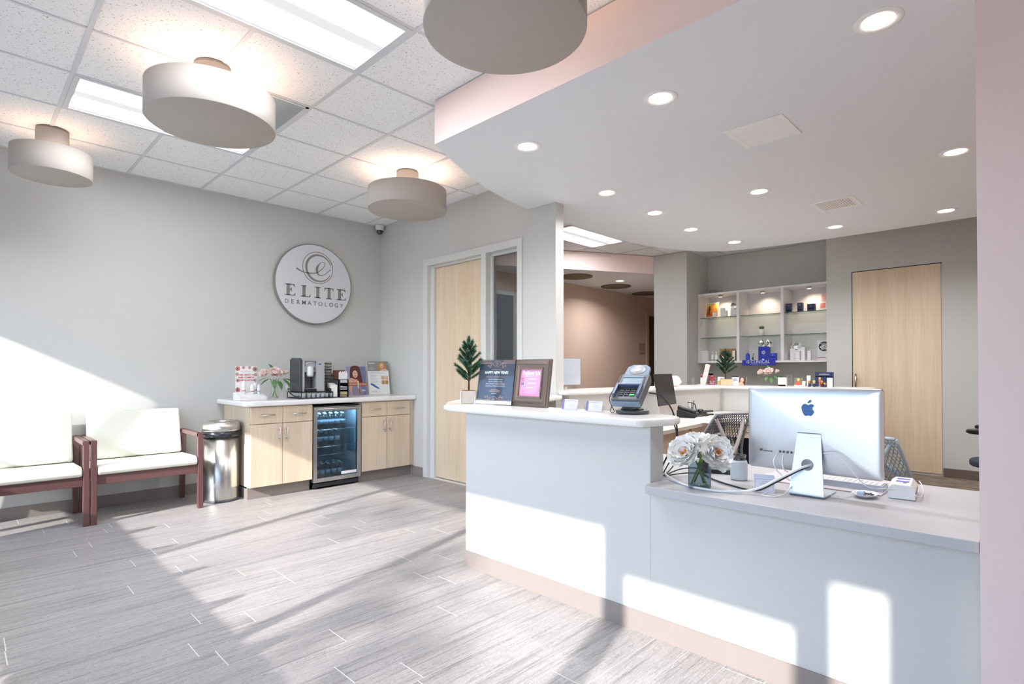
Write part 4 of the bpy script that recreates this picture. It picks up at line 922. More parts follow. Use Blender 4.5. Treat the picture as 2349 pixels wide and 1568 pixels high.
# --- big monitor
IM=thing('desktop_computer','silver all in one computer seen from behind on the lower counter','computer',(2.50,.716,ZL),-90)
ALUS=M('satin_aluminium','d5d8dc',.30,.85,var=.015,scale=4); ALUS2=M('stand_aluminium','cfd6df',.34,.75,var=.015,scale=4)
def rrect(w,h,r,n=6):
    pts=[]
    for cx,cz,a in ((w-r,-h+r,-90),(w-r,h-r,0),(-w+r,h-r,90),(-w+r,-h+r,180)): pts+=arc(cx,cz,r,a,a+90,n)
    return pts
def bulge(w,h,r,depth):
    """rounded back shell: rings shrink towards the middle of the back"""
    b=MB(); rings=[]; 
    for s,d in ((1,0.014),(1,.006),(.992,.0),(.975,-depth*.12),(.94,-depth*.28),(.88,-depth*.46),(.8,-depth*.63),(.68,-depth*.79),(.54,-depth*.9),(.38,-depth*.96),(.2,-depth*.99),(.02,-depth)):
        k_=max(0,(.97-s)); q_=rrect(w,h,r); ring=[]
        for x,z in q_:
            a=math.atan2(z/h,x/w); ex,ez=w*math.cos(a),h*math.sin(a); f=min(1,k_*2.6); ring.append((s*(x*(1-f)+ex*f),d,s*(z*(1-f)+ez*f)))
        rings.append(ring)
    n=len(rings[0]); vs=[p for q in rings for p in q]; fs=[]
    for i in range(len(rings)-1):
        for k in range(n): k2=(k+1)%n; fs.append((i*n+k,i*n+k2,(i+1)*n+k2,(i+1)*n+k)[::-1])
    fs.append(tuple(range((len(rings)-1)*n,len(rings)*n))[::-1]); b.add(vs,[f for f in fs],0,True); return b
hh=.178; zc=.265
bk=bulge(.2555,hh,.014,.020).build('back_shell',ALUS,IM,loc=(0,.0,zc))
bm().prism(rrect(.2555,hh,.014),.0142,.019,0,'y').build('screen',M('black_glass','101012',.08),IM,loc=(0,0,zc))
# apple shaped emblem and ports
DKB=M('mirror_blue','3f5f86',.08,.9,var=.3,scale=12,stretch=(1,1,9))
ap=smooth2([(0,.018),(-.012,.023),(-.0235,.012),(-.022,-.008),(-.012,-.0265),(-.003,-.026),(.004,-.0255),(.013,-.026),(.0225,-.010),(.0165,.0),(.0165,.009),(.0215,.017),(.012,.0225)],4)
bm().prism(ap,-.0225,-.0175,0,'y').prism(smooth2([(-.001,.026),(.003,.035),(.0105,.040),(.0095,.032),(.004,.0265)],3),-.0225,-.0175,0,'y').build('emblem',DKB,IM,loc=(-.004,0,.353))
for k,x in enumerate((-.195,-.165,-.115,-.10,-.085,-.07,-.055)): bm().box(x-(.018 if k==1 else .0035),-.0215,.163,x+(.018 if k==1 else .0035),-.008,.166 if k==1 else .172).build('port',DGREY,IM)

# stand: bent plate with a round cable hole
def stand():
    b=MB(); N=14; cz=.127; r=.0235; th=.006
    def half(z): # trapezoid plate half width
        return .0655+(.0435-.0655)*min(1,max(0,(z-.01)/.25))
    def ypos(z): return -.068+.045*((z)/.26)
    outer=[];
    for k in range(4*N):
        a=2*math.pi*k/(4*N); c,s_=math.cos(a),math.sin(a); z=cz+s_*.13 if False else None
    ring=[(r*math.cos(2*math.pi*k/32),cz+r*math.sin(2*math.pi*k/32)) for k in range(32)]
    sq=[]
    for k in range(32):
        c,s_=math.cos(2*math.pi*k/32),math.sin(2*math.pi*k/32); m=max(abs(c),abs(s_)); z=cz+ (s_/m)*(.125 if s_>0 else .112); x=(c/m)*half(z); sq.append((x,z))
    mid=[((a[0]*.6+c[0]*.4),(a[1]*.6+c[1]*.4)) for a,c in zip(ring,sq)]
    for sgn,dy in ((0,0),(1,th)):
        o=len(b.v); vs=[(x,ypos(z)+dy,z) for x,z in ring]+[(x,ypos(z)+dy,z) for x,z in mid]+[(x,ypos(z)+dy,z) for x,z in sq]
        fs=[]
        for i in range(2):
            for k in range(32): k2=(k+1)%32; f=(i*32+k,i*32+k2,(i+1)*32+k2,(i+1)*32+k); fs.append(f if sgn else f[::-1])
        b.add(vs,fs,0)
    o=0; n=96
    for k in range(32):
        k2=(k+1)%32; b.f.append((k,k2,n+k2,n+k)); b.m.append(0); b.sm.append(True)
        b.f.append((64+k2,64+k,n+64+k,n+64+k2)); b.m.append(0); b.sm.append(False)
    # bend into the foot
    prof=[(-.0657,.015),(-.066,.008),(-.062,.002),(-.05,0),(.11,0),(.11,.005),(-.048,.006),(-.0575,.009),(-.0597,.015)]
    b.prism(prof,-.0655,.0655,0,'x')
    return b
stand().build('stand',ALUS2,IM); bm().box(-.0435,-.024,.2515,.0435,-.012,.256).box(-.04,-.0235,.245,.04,-.004,.256).build('hinge',GREYP,IM)
WCAB=M('white_cable','e4e6ea',.45)
def cable(label,pts,r,m,name='cable',n=7):
    o=bm().tube(smooth(pts,n),r,7).build(name,m); tag(o,label,'cable'); return o
cable('thick white power cable looping through the monitor stand to the wall end',[(2.40,1.33,.72),(2.36,1.28,.712),(2.30,1.19,.706),(2.262,1.09,.706),(2.28,.98,.706),(2.33,.88,.722),(2.38,.80,.772),(2.425,.735,.815),(2.475,.70,.83)],.0052,WCAB)
cable('black cable running behind the white one along the lower counter',[(2.62,1.25,.706),(2.50,1.14,.706),(2.42,1.02,.706),(2.39,.90,.706),(2.385,.82,.75),(2.43,.745,.803),(2.475,.715,.82)],.004,BLACK)
cable('thin white usb cable with a connector hanging from the monitor ports',[(2.466,.812,.862),(2.44,.808,.83),(2.435,.80,.80),(2.45,.79,.79),(2.47,.765,.76),(2.40,.78,.715),(2.34,.80,.704),(2.33,.85,.704),(2.38,.85,.704)],.0022,WCAB)
cable('second thin white usb cable curling below the monitor ports',[(2.466,.835,.862),(2.43,.84,.83),(2.435,.825,.79),(2.45,.79,.76),(2.46,.77,.75)],.0022,WCAB)
cable('white cable crossing the back of the monitor to the label printer',[(2.466,.66,.88),(2.455,.61,.885),(2.452,.57,.845),(2.455,.53,.79),(2.47,.50,.765),(2.60,.47,.745),(2.66,.435,.735),(2.655,.42,.71)],.0024,WCAB)
cable('white charging lead beside the foot of the monitor stand',[(2.52,.655,.704),(2.50,.63,.708),(2.53,.60,.704),(2.56,.585,.704)],.0022,WCAB)
# --- keyboard, mouse, desk pad
o=bm().box(2.66,.50,ZL,3.02,1.0,ZL+.004).build('desk_pad',M('pad_mauve','cbbfc4',.7)); tag(o,'pale mauve desk pad under the keyboard behind the monitor','desk pad')
o=bm().box(2.72,.505,ZL+.0041,2.735,.80,ZL+.03).box(2.735,.505,ZL+.0041,2.84,.80,ZL+.018).build('keyboard_tray',M('tray_blue_grey','b7bfcb',.5)); tag(o,'grey wedge stand carrying the white keyboard','keyboard stand')
t=thing('keyboard','thin white keyboard behind the monitor stand','keyboard',(2.79,.66,ZL+.0185),-90)
bm().box(-.15,-.05,0,.15,.05,.006).build('case',ALUS,t,.002)
for r_ in range(5):
    b=bm()
    for k in range(14): b.box(-.144+.0206*k,-.044+.018*r_,.006,-.126+.0206*k,-.029+.018*r_,.009)
    b.build('key_row',WHITEP,t)
t=thing('computer_mouse','white computer mouse near the pen jar','mouse',(2.72,.95,ZL+.0045),-60)
bm().lathe([(.03,0),(.031,.004),(.027,.012),(.015,.018),(1e-6,.02)],24,squash=1.8).build('shell',WHITEP,t)
# --- small folded card, clip dish, label printer
t=thing('folded_card','small folded lilac price card by the foot of the monitor','card',(2.40,.868,ZL),-70)
c=bm().box(-.04,0,0,.04,.0012,.062).build('front_leaf',M('card_pale','d9dbe8',.6),t); c.rotation_euler=(R(-22),0,0)
c2=bm().box(-.04,.044,0,.04,.0452,.060).build('rear_leaf',M('card_pale','d9dbe8',.6),t); c2.rotation_euler=(R(22),0,0)
p=Print(0); ribbon2(p,[(-.035,.006),(.035,.006),(.035,.056),(-.035,.056),(-.035,.006)],.0012,NAVYT); p.lines(-.02,.03,(.045,.036,.027),.003,LGREYI); p.build(c)
t=thing('clip_dish','octagonal white dish of paper clips on the lower counter','dish',(2.605,.545,ZL),0)
oct_=lambda r:[(r*math.cos(R(22.5+45*k)),r*.75*math.sin(R(22.5+45*k))) for k in range(8)]
b=bm(); A=oct_(.035);B=oct_(.062);C_=oct_(.064); n=8
b.add([(x,y,.001) for x,y in A]+[(x,y,.013) for x,y in B]+[(x,y,.0155) for x,y in C_]+[(x*.93,y*.93,.0145) for x,y in B]+[(x,y,.005) for x,y in A],[tuple(range(8))[::-1]]+[(i*8+k,i*8+(k+1)%8,(i+1)*8+(k+1)%8,(i+1)*8+k) for i in range(4) for k in range(8)]+[tuple(range(32,40))],0); b.build('dish',WHITEP,t)
bm().box(-.03,.0,.006,.0,.022,.022).build('note_block',M('note_blue','a9bbd6',.6),t)
CL=M('clip_blue','4a5f82',.35,.5); CG=M('clip_gold','c9a04a',.35,.6); rg=random.Random(3)
for k in range(22):
    x,y=rg.uniform(-.012,.03),rg.uniform(-.022,.012); a=rg.uniform(0,3.1); dx,dy=math.cos(a)*.011,math.sin(a)*.011
    bm().tube([(x-dx,y-dy,.008),(x+dx,y+dy,.010+rg.random()*.006),(x+dx*.8-dy*.4,y+dy*.8+dx*.4,.012),(x-dx*.7-dy*.4,y-dy*.7+dx*.4,.011)],.001,4).build('paper_clip',CG if k%4==0 else CL,t)
t=thing('label_printer','white label printer with two violet labels on the lower counter','printer',(2.75,.44,ZL),-84)
bm().prism([(-.045,0),(.045,0),(.045,.038),(.03,.058),(-.03,.058),(-.045,.045)],-.10,.10,0,'y').build('body',WHITEP,t,.004)
VL=M('label_violet','6a63b8',.5)
bm().box(-.022,-.03,.0583,.022,.0,.0588).build('violet_label',VL,t); bm().box(-.022,.035,.0583,.022,.062,.0588).build('violet_label',VL,t)
bm().prism([(.0452,.02),(.0462,.02),(.0462,.027),(.0452,.027)],-.09,.09,0,'y').build('slot',BLACK,t); bm().box(.002,-.05,.0583,.015,-.045,.0595).build('button',DGREY,t)
bm().tube(smooth([(.03,-.09,.04),(.05,-.105,.02),(.06,-.06,.012),(.066,.0,.02),(.06,.06,.04),(.05,.09,.05)],6),.002,6).build('lead',WCAB,t)
# black cables from the raised counter and a phone handset
cable('black cable hanging down beside the wall end of the raised counter',[(2.42,1.30,.97),(2.44,1.29,.92),(2.45,1.30,.84),(2.50,1.33,.76),(2.44,1.34,.715),(2.41,1.345,.706)],.003,BLACK)
cable('black cable looping from the cable bundle towards the desk drawers',[(2.41,1.35,.706),(2.44,1.32,.78),(2.50,1.30,.84),(2.60,1.29,.855),(2.72,1.25,.82),(2.82,1.2,.74)],.003,BLACK)
cable('black cable arching over the desk behind the white roses',[(2.41,1.34,.706),(2.48,1.29,.735),(2.56,1.24,.735),(2.64,1.2,.706)],.003,BLACK)
cable('short black cable lying flat next to the cable bundle',[(2.41,1.335,.706),(2.50,1.26,.718),(2.58,1.21,.706)],.003,BLACK)
t=thing('desk_phone','black desk phone partly hidden by the white roses','telephone',(2.75,1.22,ZL),-70)
bm().prism([(-.09,0),(.09,0),(.09,.05),(-.09,.02)],-.08,.08,0,'x').build('body',BLACK,t,.004); bm().tube(smooth([(-.06,-.08,.05),(-.065,0,.065),(-.06,.08,.07)],5),.018,10).build('handset',BLACK,t)
bm().tube([(-.06+.004*math.cos(k*1.2)-.0006*k*0,-.09-.0022*k,.012+.006*math.sin(k*1.2)) for k in range(60)],.0015,4).build('coiled_cord',BLACK,t)
# ================================================================ DISPLAY SHELVES IN THE NICHE
XF,XK=8.12,8.495; SY0,SY1=2.078,3.925; SZ0,SZ1=1.325,2.395
sh=thing('display_cabinet','white wall mounted display cabinet with glass shelves and warm spotlights','shelf unit',(8.3,3.0,SZ0))
CABW=M('cabinet_white','e6e4e6',.5,var=.01); q=lambda x,y,z:(x-8.3,y-3.0,z-SZ0)
def cb(b,x0,y0,z0,x1,y1,z1): a,c=q(x0,y0,z0),q(x1,y1,z1); return b.box(*a,*c)
cb(bm(),XK-.012,SY0,SZ0,XK,SY1,SZ1).build('back_panel',CABW,sh)
cb(bm(),XF,SY0,SZ1-.028,XK-.012,SY1,SZ1).build('top_board',CABW,sh,.001); cb(bm(),XF,SY0,SZ0,XK-.012,SY1,SZ0+.028).build('bottom_board',CABW,sh,.001)
for a,c in ((SY1-.024,SY1),(SY0,SY0+.024)): cb(bm(),XF,a,SZ0+.028,XK-.012,c,SZ1-.028).build('side_board',CABW,sh,.001)
DV=((3.283,3.323),(2.663,2.703))
for a,c in DV: cb(bm(),XF,a,SZ0+.028,XK-.012,c,SZ1-.028).build('divider',CABW,sh,.001)
bays=((3.323,SY1-.024),(2.703,3.283),(SY0+.024,2.663))
SG=glass('shelf_glass','f0f7f3',.08,clear=.96); SE=M('shelf_glass_edge','3f6a58',.2,var=.1)
for a,c in bays:
    for z in (2.025,1.716):
        g=cb(bm(),XF+.05,a+.001,z-.008,XK-.013,c-.001,z).build('glass_shelf',SG,sh); cb(bm(),XF+.047,a+.001,z-.008,XF+.05,c-.001,z).build('green_edge',SE,g)
PCK=M('puck_nickel','cfcac6',.3,.7)
for y in (3.628,2.999,2.377):
    p_=bm().lathe([(.034,0),(.034,.024),(1e-6,.024)],24).build('puck_light',PCK,sh,loc=q(8.27,y,SZ1-.053))
    bm().lathe([(.026,-.0008),(1e-6,-.001)],20).build('lens',M('puck_lens','ffd8ae',.4,var=.01,emit=4),p_)
    l=bpy.data.lights.new('puck_beam','SPOT'); l.energy=6.5; l.color=(1,.80,.58); l.spot_size=R(110); l.spot_blend=.9; l.shadow_soft_size=.025
    o=bpy.data.objects.new('puck_beam',l); COL.objects.link(o); o.parent=p_; o.location=(0,0,-.004); o.rotation_euler=(0,R(-28),0)
for y in (3.77,3.70): bm().tube(smooth([(.05,0,.0),(.02,.05,.03),(-.03,.02,.05),(-.02,-.1,.02)],5),.006,6).build('cable_coil',GREYP,sh,loc=q(8.3,y,SZ1+.008))
Z1,Z2,Z3=2.026,1.717,SZ0+.0285
PB=M('box_blue','2a3fc0',.4,var=.03); PBD=M('box_royal','2636a8',.35); NVB=M('box_navy','27355c',.5); SILV=M('foil_silver','cfcfcd',.25,.8,var=.3,scale=60); CRIM=M('stripe_crimson','a83a4e',.5); CREAMP=M('soft_cream','e9e2dc',.5); GOLD=M('gold_cap','b9793f',.3,.8); ROSEG=M('rose_gold','c08560',.3,.7)
WPRD=M('product_white','ecebea',.45,var=.01)
def pbox(label,y,z,w,h,d,m,x=8.25,bands=(),rz=-90,cat='box',name='product_box',text=None,tm=WINK,ts=.012,tz=.6):
    t=thing(name,label,cat,(x,y,z),rz); bm().box(-w/2,-d/2,0,w/2,d/2,h).build('carton',m,t,.0015)
    p=Print(-d/2)
    for z0,z1,mm in bands: p.shape(rect(-w/2+.001,h*z0,w/2-.001,h*z1),mm,True); p.k+=1
    if text: p.text(text,ts,0,h*tz,tm)
    if bands or text: p.k+=1; p.build(t)
    return t
def bottle(label,y,z,r,h,m,capm,x=8.25,neck=.4,caph=.28,band=None,name='product_bottle'):
    t=thing(name,label,'bottle',(x,y,z)); hb=h*(1-caph)
    bm().lathe([(r*.95,0),(r,.003),(r,hb*.82),(r*.9,hb*.9),(r*neck,hb)],18).build('body',m,t); bm().lathe([(r*neck*1.1,hb),(r*neck*1.1,h),(1e-6,h)],14).build('cap',capm,t)
    if band: bm().lathe([(r*1.01,h*.1),(r*1.01,h*.16)],18).build('band',band,t)
    return t
def tubep(label,y,z,w,h,m,capm,x=8.25,band=None):
    t=thing('cosmetic_tube',label,'cosmetic tube',(x,y,z),-90)
    b=bm(); vs=[];n=14
    for i,(zz,rx,ry) in enumerate(((.18,.40,.40),(.22,.46,.44),(.6,.5,.28),(1.0,.5,.03))):
        for k in range(n): a=2*math.pi*k/n; vs.append((w*rx*math.cos(a),w*ry*math.sin(a),h*zz))
    fs=[(i*n+k,i*n+(k+1)%n,(i+1)*n+(k+1)%n,(i+1)*n+k) for i in range(3) for k in range(n)]+[tuple(range(3*n,4*n))]
    b.add(vs,fs,0,True); b.build('body',m,t); bm().lathe([(w*.38,0),(w*.40,h*.18),(1e-6,h*.18)],n).build('cap',capm,t)
    if band: bm().lathe([(w*.47,h*.26),(w*.475,h*.29)],n,squash=.9).build('band',band,t)
def foil(t,z,w,h,seed,n=14):
    rg=random.Random(seed)
    for k in range(n):
        x,y=rg.uniform(-w/2,w/2),rg.uniform(-.03,.03); a,bb=rg.uniform(-.5,.5),rg.uniform(-.5,.5); hh_=h*rg.uniform(.5,1)
        bm().add([(x-.02,y,z-.01),(x+.02,y+.01,z-.01),(x+.028+a*.02,y+bb*.03,z+hh_*.6),(x+a*.03,y-bb*.02,z+hh_),(x-.025+a*.02,y+bb*.02,z+hh_*.5)],[(0,1,2,4),(4,2,3)]).build('tissue',SILV,t)
def bag(label,y,z,w,h,d,m,seed,tissue=.1,name='gift_bag',hole=True,x=8.28,emb=None):
    t=thing(name,label,'gift bag',(x,y,z),-90)
    bm().prism([(-w/2,-d/2),(w/2,-d/2),(w/2*.96,d/2),(-w/2*.96,d/2)],0,h).build('bag',m,t,.002)
    if hole: p=Print(-d/2); p.shape(ell(0,h*.9,w*.12,h*.035,14),BLACK); p.build(t)
    if emb:
        p=Print(-d/2); p.k=3; p.shape(ell(0,h*.58,w*.17,w*.17,20),WINK).shape(ell(0,h*.58,w*.125,w*.125,20),m).text('iS',w*.2,0,h*.58,WINK).text('iS CLINICAL',w*.11,0,h*.38,GREYI).shape(rect(-w*.14,h*.06,w*.08,h*.12),WINK).text('iS',w*.12,0,h*.06,WINK); p.build(t,'emblem')
    foil(t,h,w*.9,tissue,seed); return t
# upper left bay
def beach(p,w,h):
    p.shape(rect(-w*.44,h*.09,w*.44,h*.93),M('print_sunset','e08a2f',.6)).shape(rect(-w*.44,h*.62,w*.44,h*.78),M('print_sun_gold','f0b13e',.6)).shape(rect(-w*.44,h*.78,w*.44,h*.93),M('print_sky_yellow','f4c75a',.6)).shape(rect(-w*.44,h*.09,w*.44,h*.42),M('print_sand','c8641f',.6))
    f=M('print_figure','6b4326',.6); p.shape(smooth2([(-.045,h*.72),(-.06,h*.66),(-.065,h*.5),(-.05,h*.42),(-.025,h*.48),(-.02,h*.6),(-.03,h*.68)]),f).shape(ell(-.04,h*.745,.012,.016,10),f).shape([(-.055,h*.44),(-.03,h*.44),(-.035,h*.3),(-.02,h*.2),(-.035,h*.19),(-.05,h*.3)],f).shape([(-.055,h*.44),(-.04,h*.4),(-.07,h*.3),(-.085,h*.27),(-.075,h*.25),(-.055,h*.3)],f).text('HAVE FUN',.016,.02,h*.86,LIPS)
poster('display_card','orange beach sunset card on the upper glass shelf',8.30,3.781,.205,.245,-90,beach,6,Z1,'card')
pbox('short white carton with red foot leaning before the beach card',3.700,Z1,.045,.085,.04,WPRD,8.22,((.0,.05,CRIM),),text='SPF',tm=LGREYI,ts=.01)
pbox('tall white carton with red dot on the upper glass shelf',3.588,Z1,.055,.14,.045,WPRD,8.26,((.0,.04,CRIM),),name='product_box')
pbox('white carton in front of the tall one on the upper shelf',3.525,Z1,.045,.095,.045,WPRD,8.22,((.0,.05,CRIM),),text='SPF',tm=LGREYI,ts=.01)
bag('white gift bag with silver tissue on the upper glass shelf',3.408,Z1,.14,.13,.10,WPRD,21,.11,x=8.33)
# upper right bay
pbox('narrow dark navy carton edge at the far left of the navy boxes',2.649,Z1,.016,.12,.05,NVB,8.30)
pbox('tall navy carton with white band on the upper shelf',2.620,Z1,.065,.125,.05,NVB,8.22,((.18,.27,CREAMP),(.93,.97,CRIM)),text='MD',ts=.014,tz=.75)
pbox('middle navy carton with white band on the upper shelf',2.480,Z1,.065,.125,.06,NVB,8.24,((.18,.25,CREAMP),(.93,.97,CRIM)),text='MD',ts=.014,tz=.75)
pbox('square navy carton with pink band on the upper shelf',2.345,Z1,.095,.10,.06,NVB,8.26,((.30,.38,PINKP),),text='MD',ts=.014,tz=.72)
def leaflet(p,w,h): p.lines(-w*.35,w*.35,[h*(.95-.05*k) for k in range(9)],.006,SALM,'L').shape(rect(-w*.4,h*.14,-w*.02,h*.42),SALM).shape(rect(w*.1,h*.2,w*.4,h*.6),DARKI)
poster('leaning_leaflet','cream leaflet leaning in the right upper bay',8.30,2.185,.16,.25,-90,leaflet,12,Z1,'leaflet')
# middle bay succulent
t=thing('succulent_pot','tiny green succulent in a white pot on the middle glass shelf','potted plant',(8.25,3.011,Z2))
bm().lathe([(.036,0),(.04,.004),(.04,.092),(.036,.094),(.034,.08),(1e-6,.078)],22).build('pot',CREAMP,t)
rg=random.Random(9); sl_=leaf_mesh(.06,.022,-.1,.4).mesh('leaf',M('succulent_green','4e7f3f',.5,var=.2,scale=60))
for k in range(22):
    o=bpy.data.objects.new('leaf',sl_); COL.objects.link(o); o.parent=t; o.location=(rg.uniform(-.015,.015),rg.uniform(-.015,.015),.078); o.rotation_euler=(R(rg.uniform(45,88)),0,R(k*137)); s=rg.uniform(.8,1.25); o.scale=(s,s,s)
# lower left bay
pbox('large white carton standing in the lower left bay',3.858,Z3,.105,.165,.06,WPRD,8.24,((.14,.155,GREEN),),text='ELTA',tm=LGREYI,ts=.02,tz=.85)
bottle('leftmost white pump bottle in the lower left bay',3.735,Z3,.02,.15,WPRD,WPRD,8.22,.5,.3,GREEN); bottle('white pump bottle next to the carton, second in the lower left bay',3.672,Z3,.02,.145,WPRD,WPRD,8.21,.5,.3,GREEN)
bottle('short white bottle before the woven basket',3.575,Z3,.016,.12,WPRD,WPRD,8.25,.5,.3); bottle('small white bottle hidden behind the partition pine',3.53,Z3,.016,.10,WPRD,WPRD,8.25,.5,.3)
t=thing('woven_basket','woven straw basket in the lower left bay','basket',(8.375,3.545,Z3),-90)
STRW=M('straw','b08a58',.8,var=.3,scale=50,bump=.4); b=bm()
for k in range(9):
    z=.01+.019*k; pts=[(-.12+.24*i/12,-.05+.006*math.sin(i*2.6+k*3.1),z+.002*math.sin(i*1.3)) for i in range(13)]; b.tube(pts,.0105,6)
b.box(-.12,-.045,0,.12,.05,.16); b.build('weave',STRW,t); bm().tube([(-.125+.25*i/14,-.05,.182+.005*math.sin(i*2.2)) for i in range(15)],.012,6).build('rim',STRW,t)
pbox('cream wedge card in the lower left bay',3.615,Z3,.07,.075,.01,CREAMP,8.27)
tubep('white cosmetic tube before the basket',3.405,Z3,.045,.155,WPRD,WPRD,8.22)
# lower middle bay
bottle('blue pump bottle in the lower middle bay',3.19,Z3,.028,.145,PB,CHROME,8.2,.45,.24); bottle('slim silver wand beside the blue bottle',3.115,Z3,.011,.105,M('wand_dark','2c3552',.4),CHROME,8.2,.95,.5)
bag('royal blue gift bag with silver tissue and round emblem',2.972,Z3,.145,.205,.09,PBD,31,.12,hole=False,emb=True,x=8.26)
pbox('small royal blue carton with silver band in the lower middle bay',2.828,Z3,.083,.105,.06,PB,8.2,((.42,.50,LGREYI),),text='iS',ts=.025,tz=.75)
t=thing('brand_plaque','long royal blue plaque lettered iS CLINICAL on the cabinet edge','sign',(XF-.012,3.003,1.283),-90)
bm().box(-.232,0,0,.232,.010,.078).build('plate',PBD,t); p=Print(0); p.text('iS CLINICAL',.062,-.005,.052,WINK).text('by INNOVATIVE SKINCARE',.02,.0,.019,LGREYI); p.build(t)
# lower right bay
bag('white gift bag with foil packets in the lower right bay',2.548,Z3,.17,.165,.10,WPRD,41,.10,x=8.33)
pbox('white carton with red top stripe before the white gift bag',2.500,Z3,.05,.125,.045,WPRD,8.2,((.93,.97,CRIM),(.2,.22,CRIM)),text='MD',tm=LGREYI,ts=.014)
pbox('tall narrow white carton in the lower right bay',2.432,Z3,.045,.18,.045,WPRD,8.2,((.16,.175,CRIM),),text='MD',tm=LGREYI,ts=.014,tz=.8)
pbox('shorter white carton with grey side in the lower right bay',2.358,Z3,.045,.125,.05,WPRD,8.2,((.2,.22,CRIM),),text='MD',tm=LGREYI,ts=.014,tz=.8)
def best(p,w,h):
    p.shape(ell(.0,h*.68,.066,.066,28),DARKI).text('NEW BEAUTY',.016,0,h*.82,WINK).text('BEST',.028,0,h*.73,WINK,bold=.001).text('BEAUTY',.028,0,h*.64,WINK,bold=.001).text('BUYS',.028,0,h*.55,WINK,bold=.001).shape(rect(-w*.5,h*.10,w*.5,h*.13),CRIM).shape(rect(w*.1,h*.12,w*.2,h*.30),WPRD)
poster('award_card','grey card with a black round best beauty buys badge',8.24,2.192,.165,.27,-90,best,5,Z3,'card',M('card_silver','d5d3d4',.5))
t=thing('wall_outlet','white double wall outlet on the niche wall under the display cabinet','outlet',(8.499,2.71,1.085),-90); bm().box(-.042,-.006,-.062,.042,0,.062).build('plate',WHITEP,t,.002); bm().box(-.016,-.0075,.012,.016,-.006,.042).box(-.016,-.0075,-.042,.016,-.006,-.012).build('sockets',M('socket_grey','d2d2cf',.5),t)
t=thing('light_switch','small white switch plate on the side of the pillar','switch',(7.96,3.929,1.05)); bm().box(-.035,-.006,-.055,.035,0,.055).build('plate',WHITEP,t,.002); bm().box(-.006,-.010,-.012,.006,-.006,.012).build('toggle',WHITEP,t)
t=thing('room_sign','small square brown room sign on the corridor wall','sign',(9.95,YA-.001,1.66)); bm().box(-.11,-.012,-.11,.11,0,.11).build('plate',M('sign_taupe','a68d80',.5),t,.002); p=Print(-.012); p.text('i',.1,0,.03,CREAMP).text('ROOM 1',.045,0,-.06,CREAMP); p.build(t)
# ================================================================ ITEMS ON THE PARTITION CAP (z 1.027)
ZP=1.0285; XI=6.85
t=thing('potted_pine','small potted pine in a wooden cube on the partition cap','potted plant',(6.74,2.895,ZP),30)
bm().box(-.062,-.062,0,.062,.062,.075).build('box',wood('birch_box','cfae86','dfc29d',.5,axis=0),t,.002); bm().box(-.055,-.055,.07,.055,.055,.078).build('soil',M('bark_chips','8a5f42',.9),t)
pine(t,.07,.36,.14,8,M('pine_dark','33553f',.6,var=.3,scale=40),BARK)
bottle('white lotion bottle with red cap at the end of the partition cap',3.26,ZP,.026,.13,WPRD,M('cap_red','b3272f',.45),XI+.02,.6,.3)
t=thing('tilted_display','tall tilted white acrylic display strip on the partition cap','display stand',(6.72,3.18,ZP),-90)
c=bm().box(-.03,0,.0,.03,.012,.27).build('strip',M('acrylic_cream','e0d5cf',.4),t); c.rotation_euler=(0,R(14),0); bm().box(-.06,-.03,0,.04,.05,.006).build('foot',M('acrylic_cream','e0d5cf',.4),t)
def candy(p,w,h): 
    rg=random.Random(4); p.shape(rect(-w/2,0,w/2,h),M('print_maroon','93344a',.6))
    for k in range(16): p.shape(ell(rg.uniform(-w*.36,w*.36),h*rg.uniform(.25,.75),.013,.011,8),(CREAMP,SALM,ORNG)[k%3],True)
    p.k+=1; p.lines(-w*.35,w*.35,(h*.9,h*.12),.008,CREAMP)
poster('display_card','maroon card with a berry print on the partition cap',6.86,3.128,.095,.12,-90,candy,5,ZP,'card'); pbox('grey blue carton behind the maroon card',3.175,ZP,.085,.145,.03,M('carton_grey_blue','6f7686',.5),6.93,((.85,.99,WPRD),))
def field(p,w,h): p.shape(rect(-w*.45,0.004,w*.45,h*.5),M('print_wheat','d9ab45',.6)).shape(ell(0,h*.25,.008,.02,10),M('print_figure','6b4326',.6)).shape(ell(0,h*.8,.014,.008,12),LGREYI)
poster('display_card','white card with a yellow field beside the partition pine',6.84,3.000,.09,.10,-90,field,6,ZP,'card')
def bluec(p,w,h): p.shape(rect(-w/2,h*.9,w/2,h),NAVYT).lines(-w*.35,w*.35,(h*.7,h*.6,h*.5),.004,LAV)
poster('display_card','white card with a navy top edge behind the partition pine',6.88,2.835,.09,.11,-90,bluec,6,ZP,'card')
def face(p,w,h): p.shape(rect(-w/2,0,w/2,h),M('print_umber','5d4a45',.6)).shape(smooth2([(-.035,h*.3),(-.03,h*.95),(.02,h*.97),(.035,h*.5),(.03,h*.1),(-.03,h*.1)]),HAIRD).shape(smooth2([(-.042,0.003),(-.03,h*.4),(.0,h*.35),(.02,0.003)]),SKIN).shape(ell(-.005,h*.64,.021,.03,16),SKIN2).shape(ell(-.004,h*.51,.008,.004,10),LIPS).shape(rect(-.015,h*.68,-.009,h*.70),DARKI).shape(rect(.0,h*.68,.007,h*.70),DARKI,True)
poster('display_card','portrait photo card of a smiling woman on the partition cap',6.80,2.714,.085,.10,-90,face,8,ZP,'card')
peony_vase((6.95,2.45,ZP-.055),'peony bouquet with dark leaves behind the large monitor',sc=.92,rz=-70,vase=False)
pbox('white carton with copper foot behind the large monitor',2.262,ZP,.085,.10,.05,WPRD,6.85,((.0,.18,ROSEG),),text='colour',tm=LGREYI,ts=.018,tz=.62)
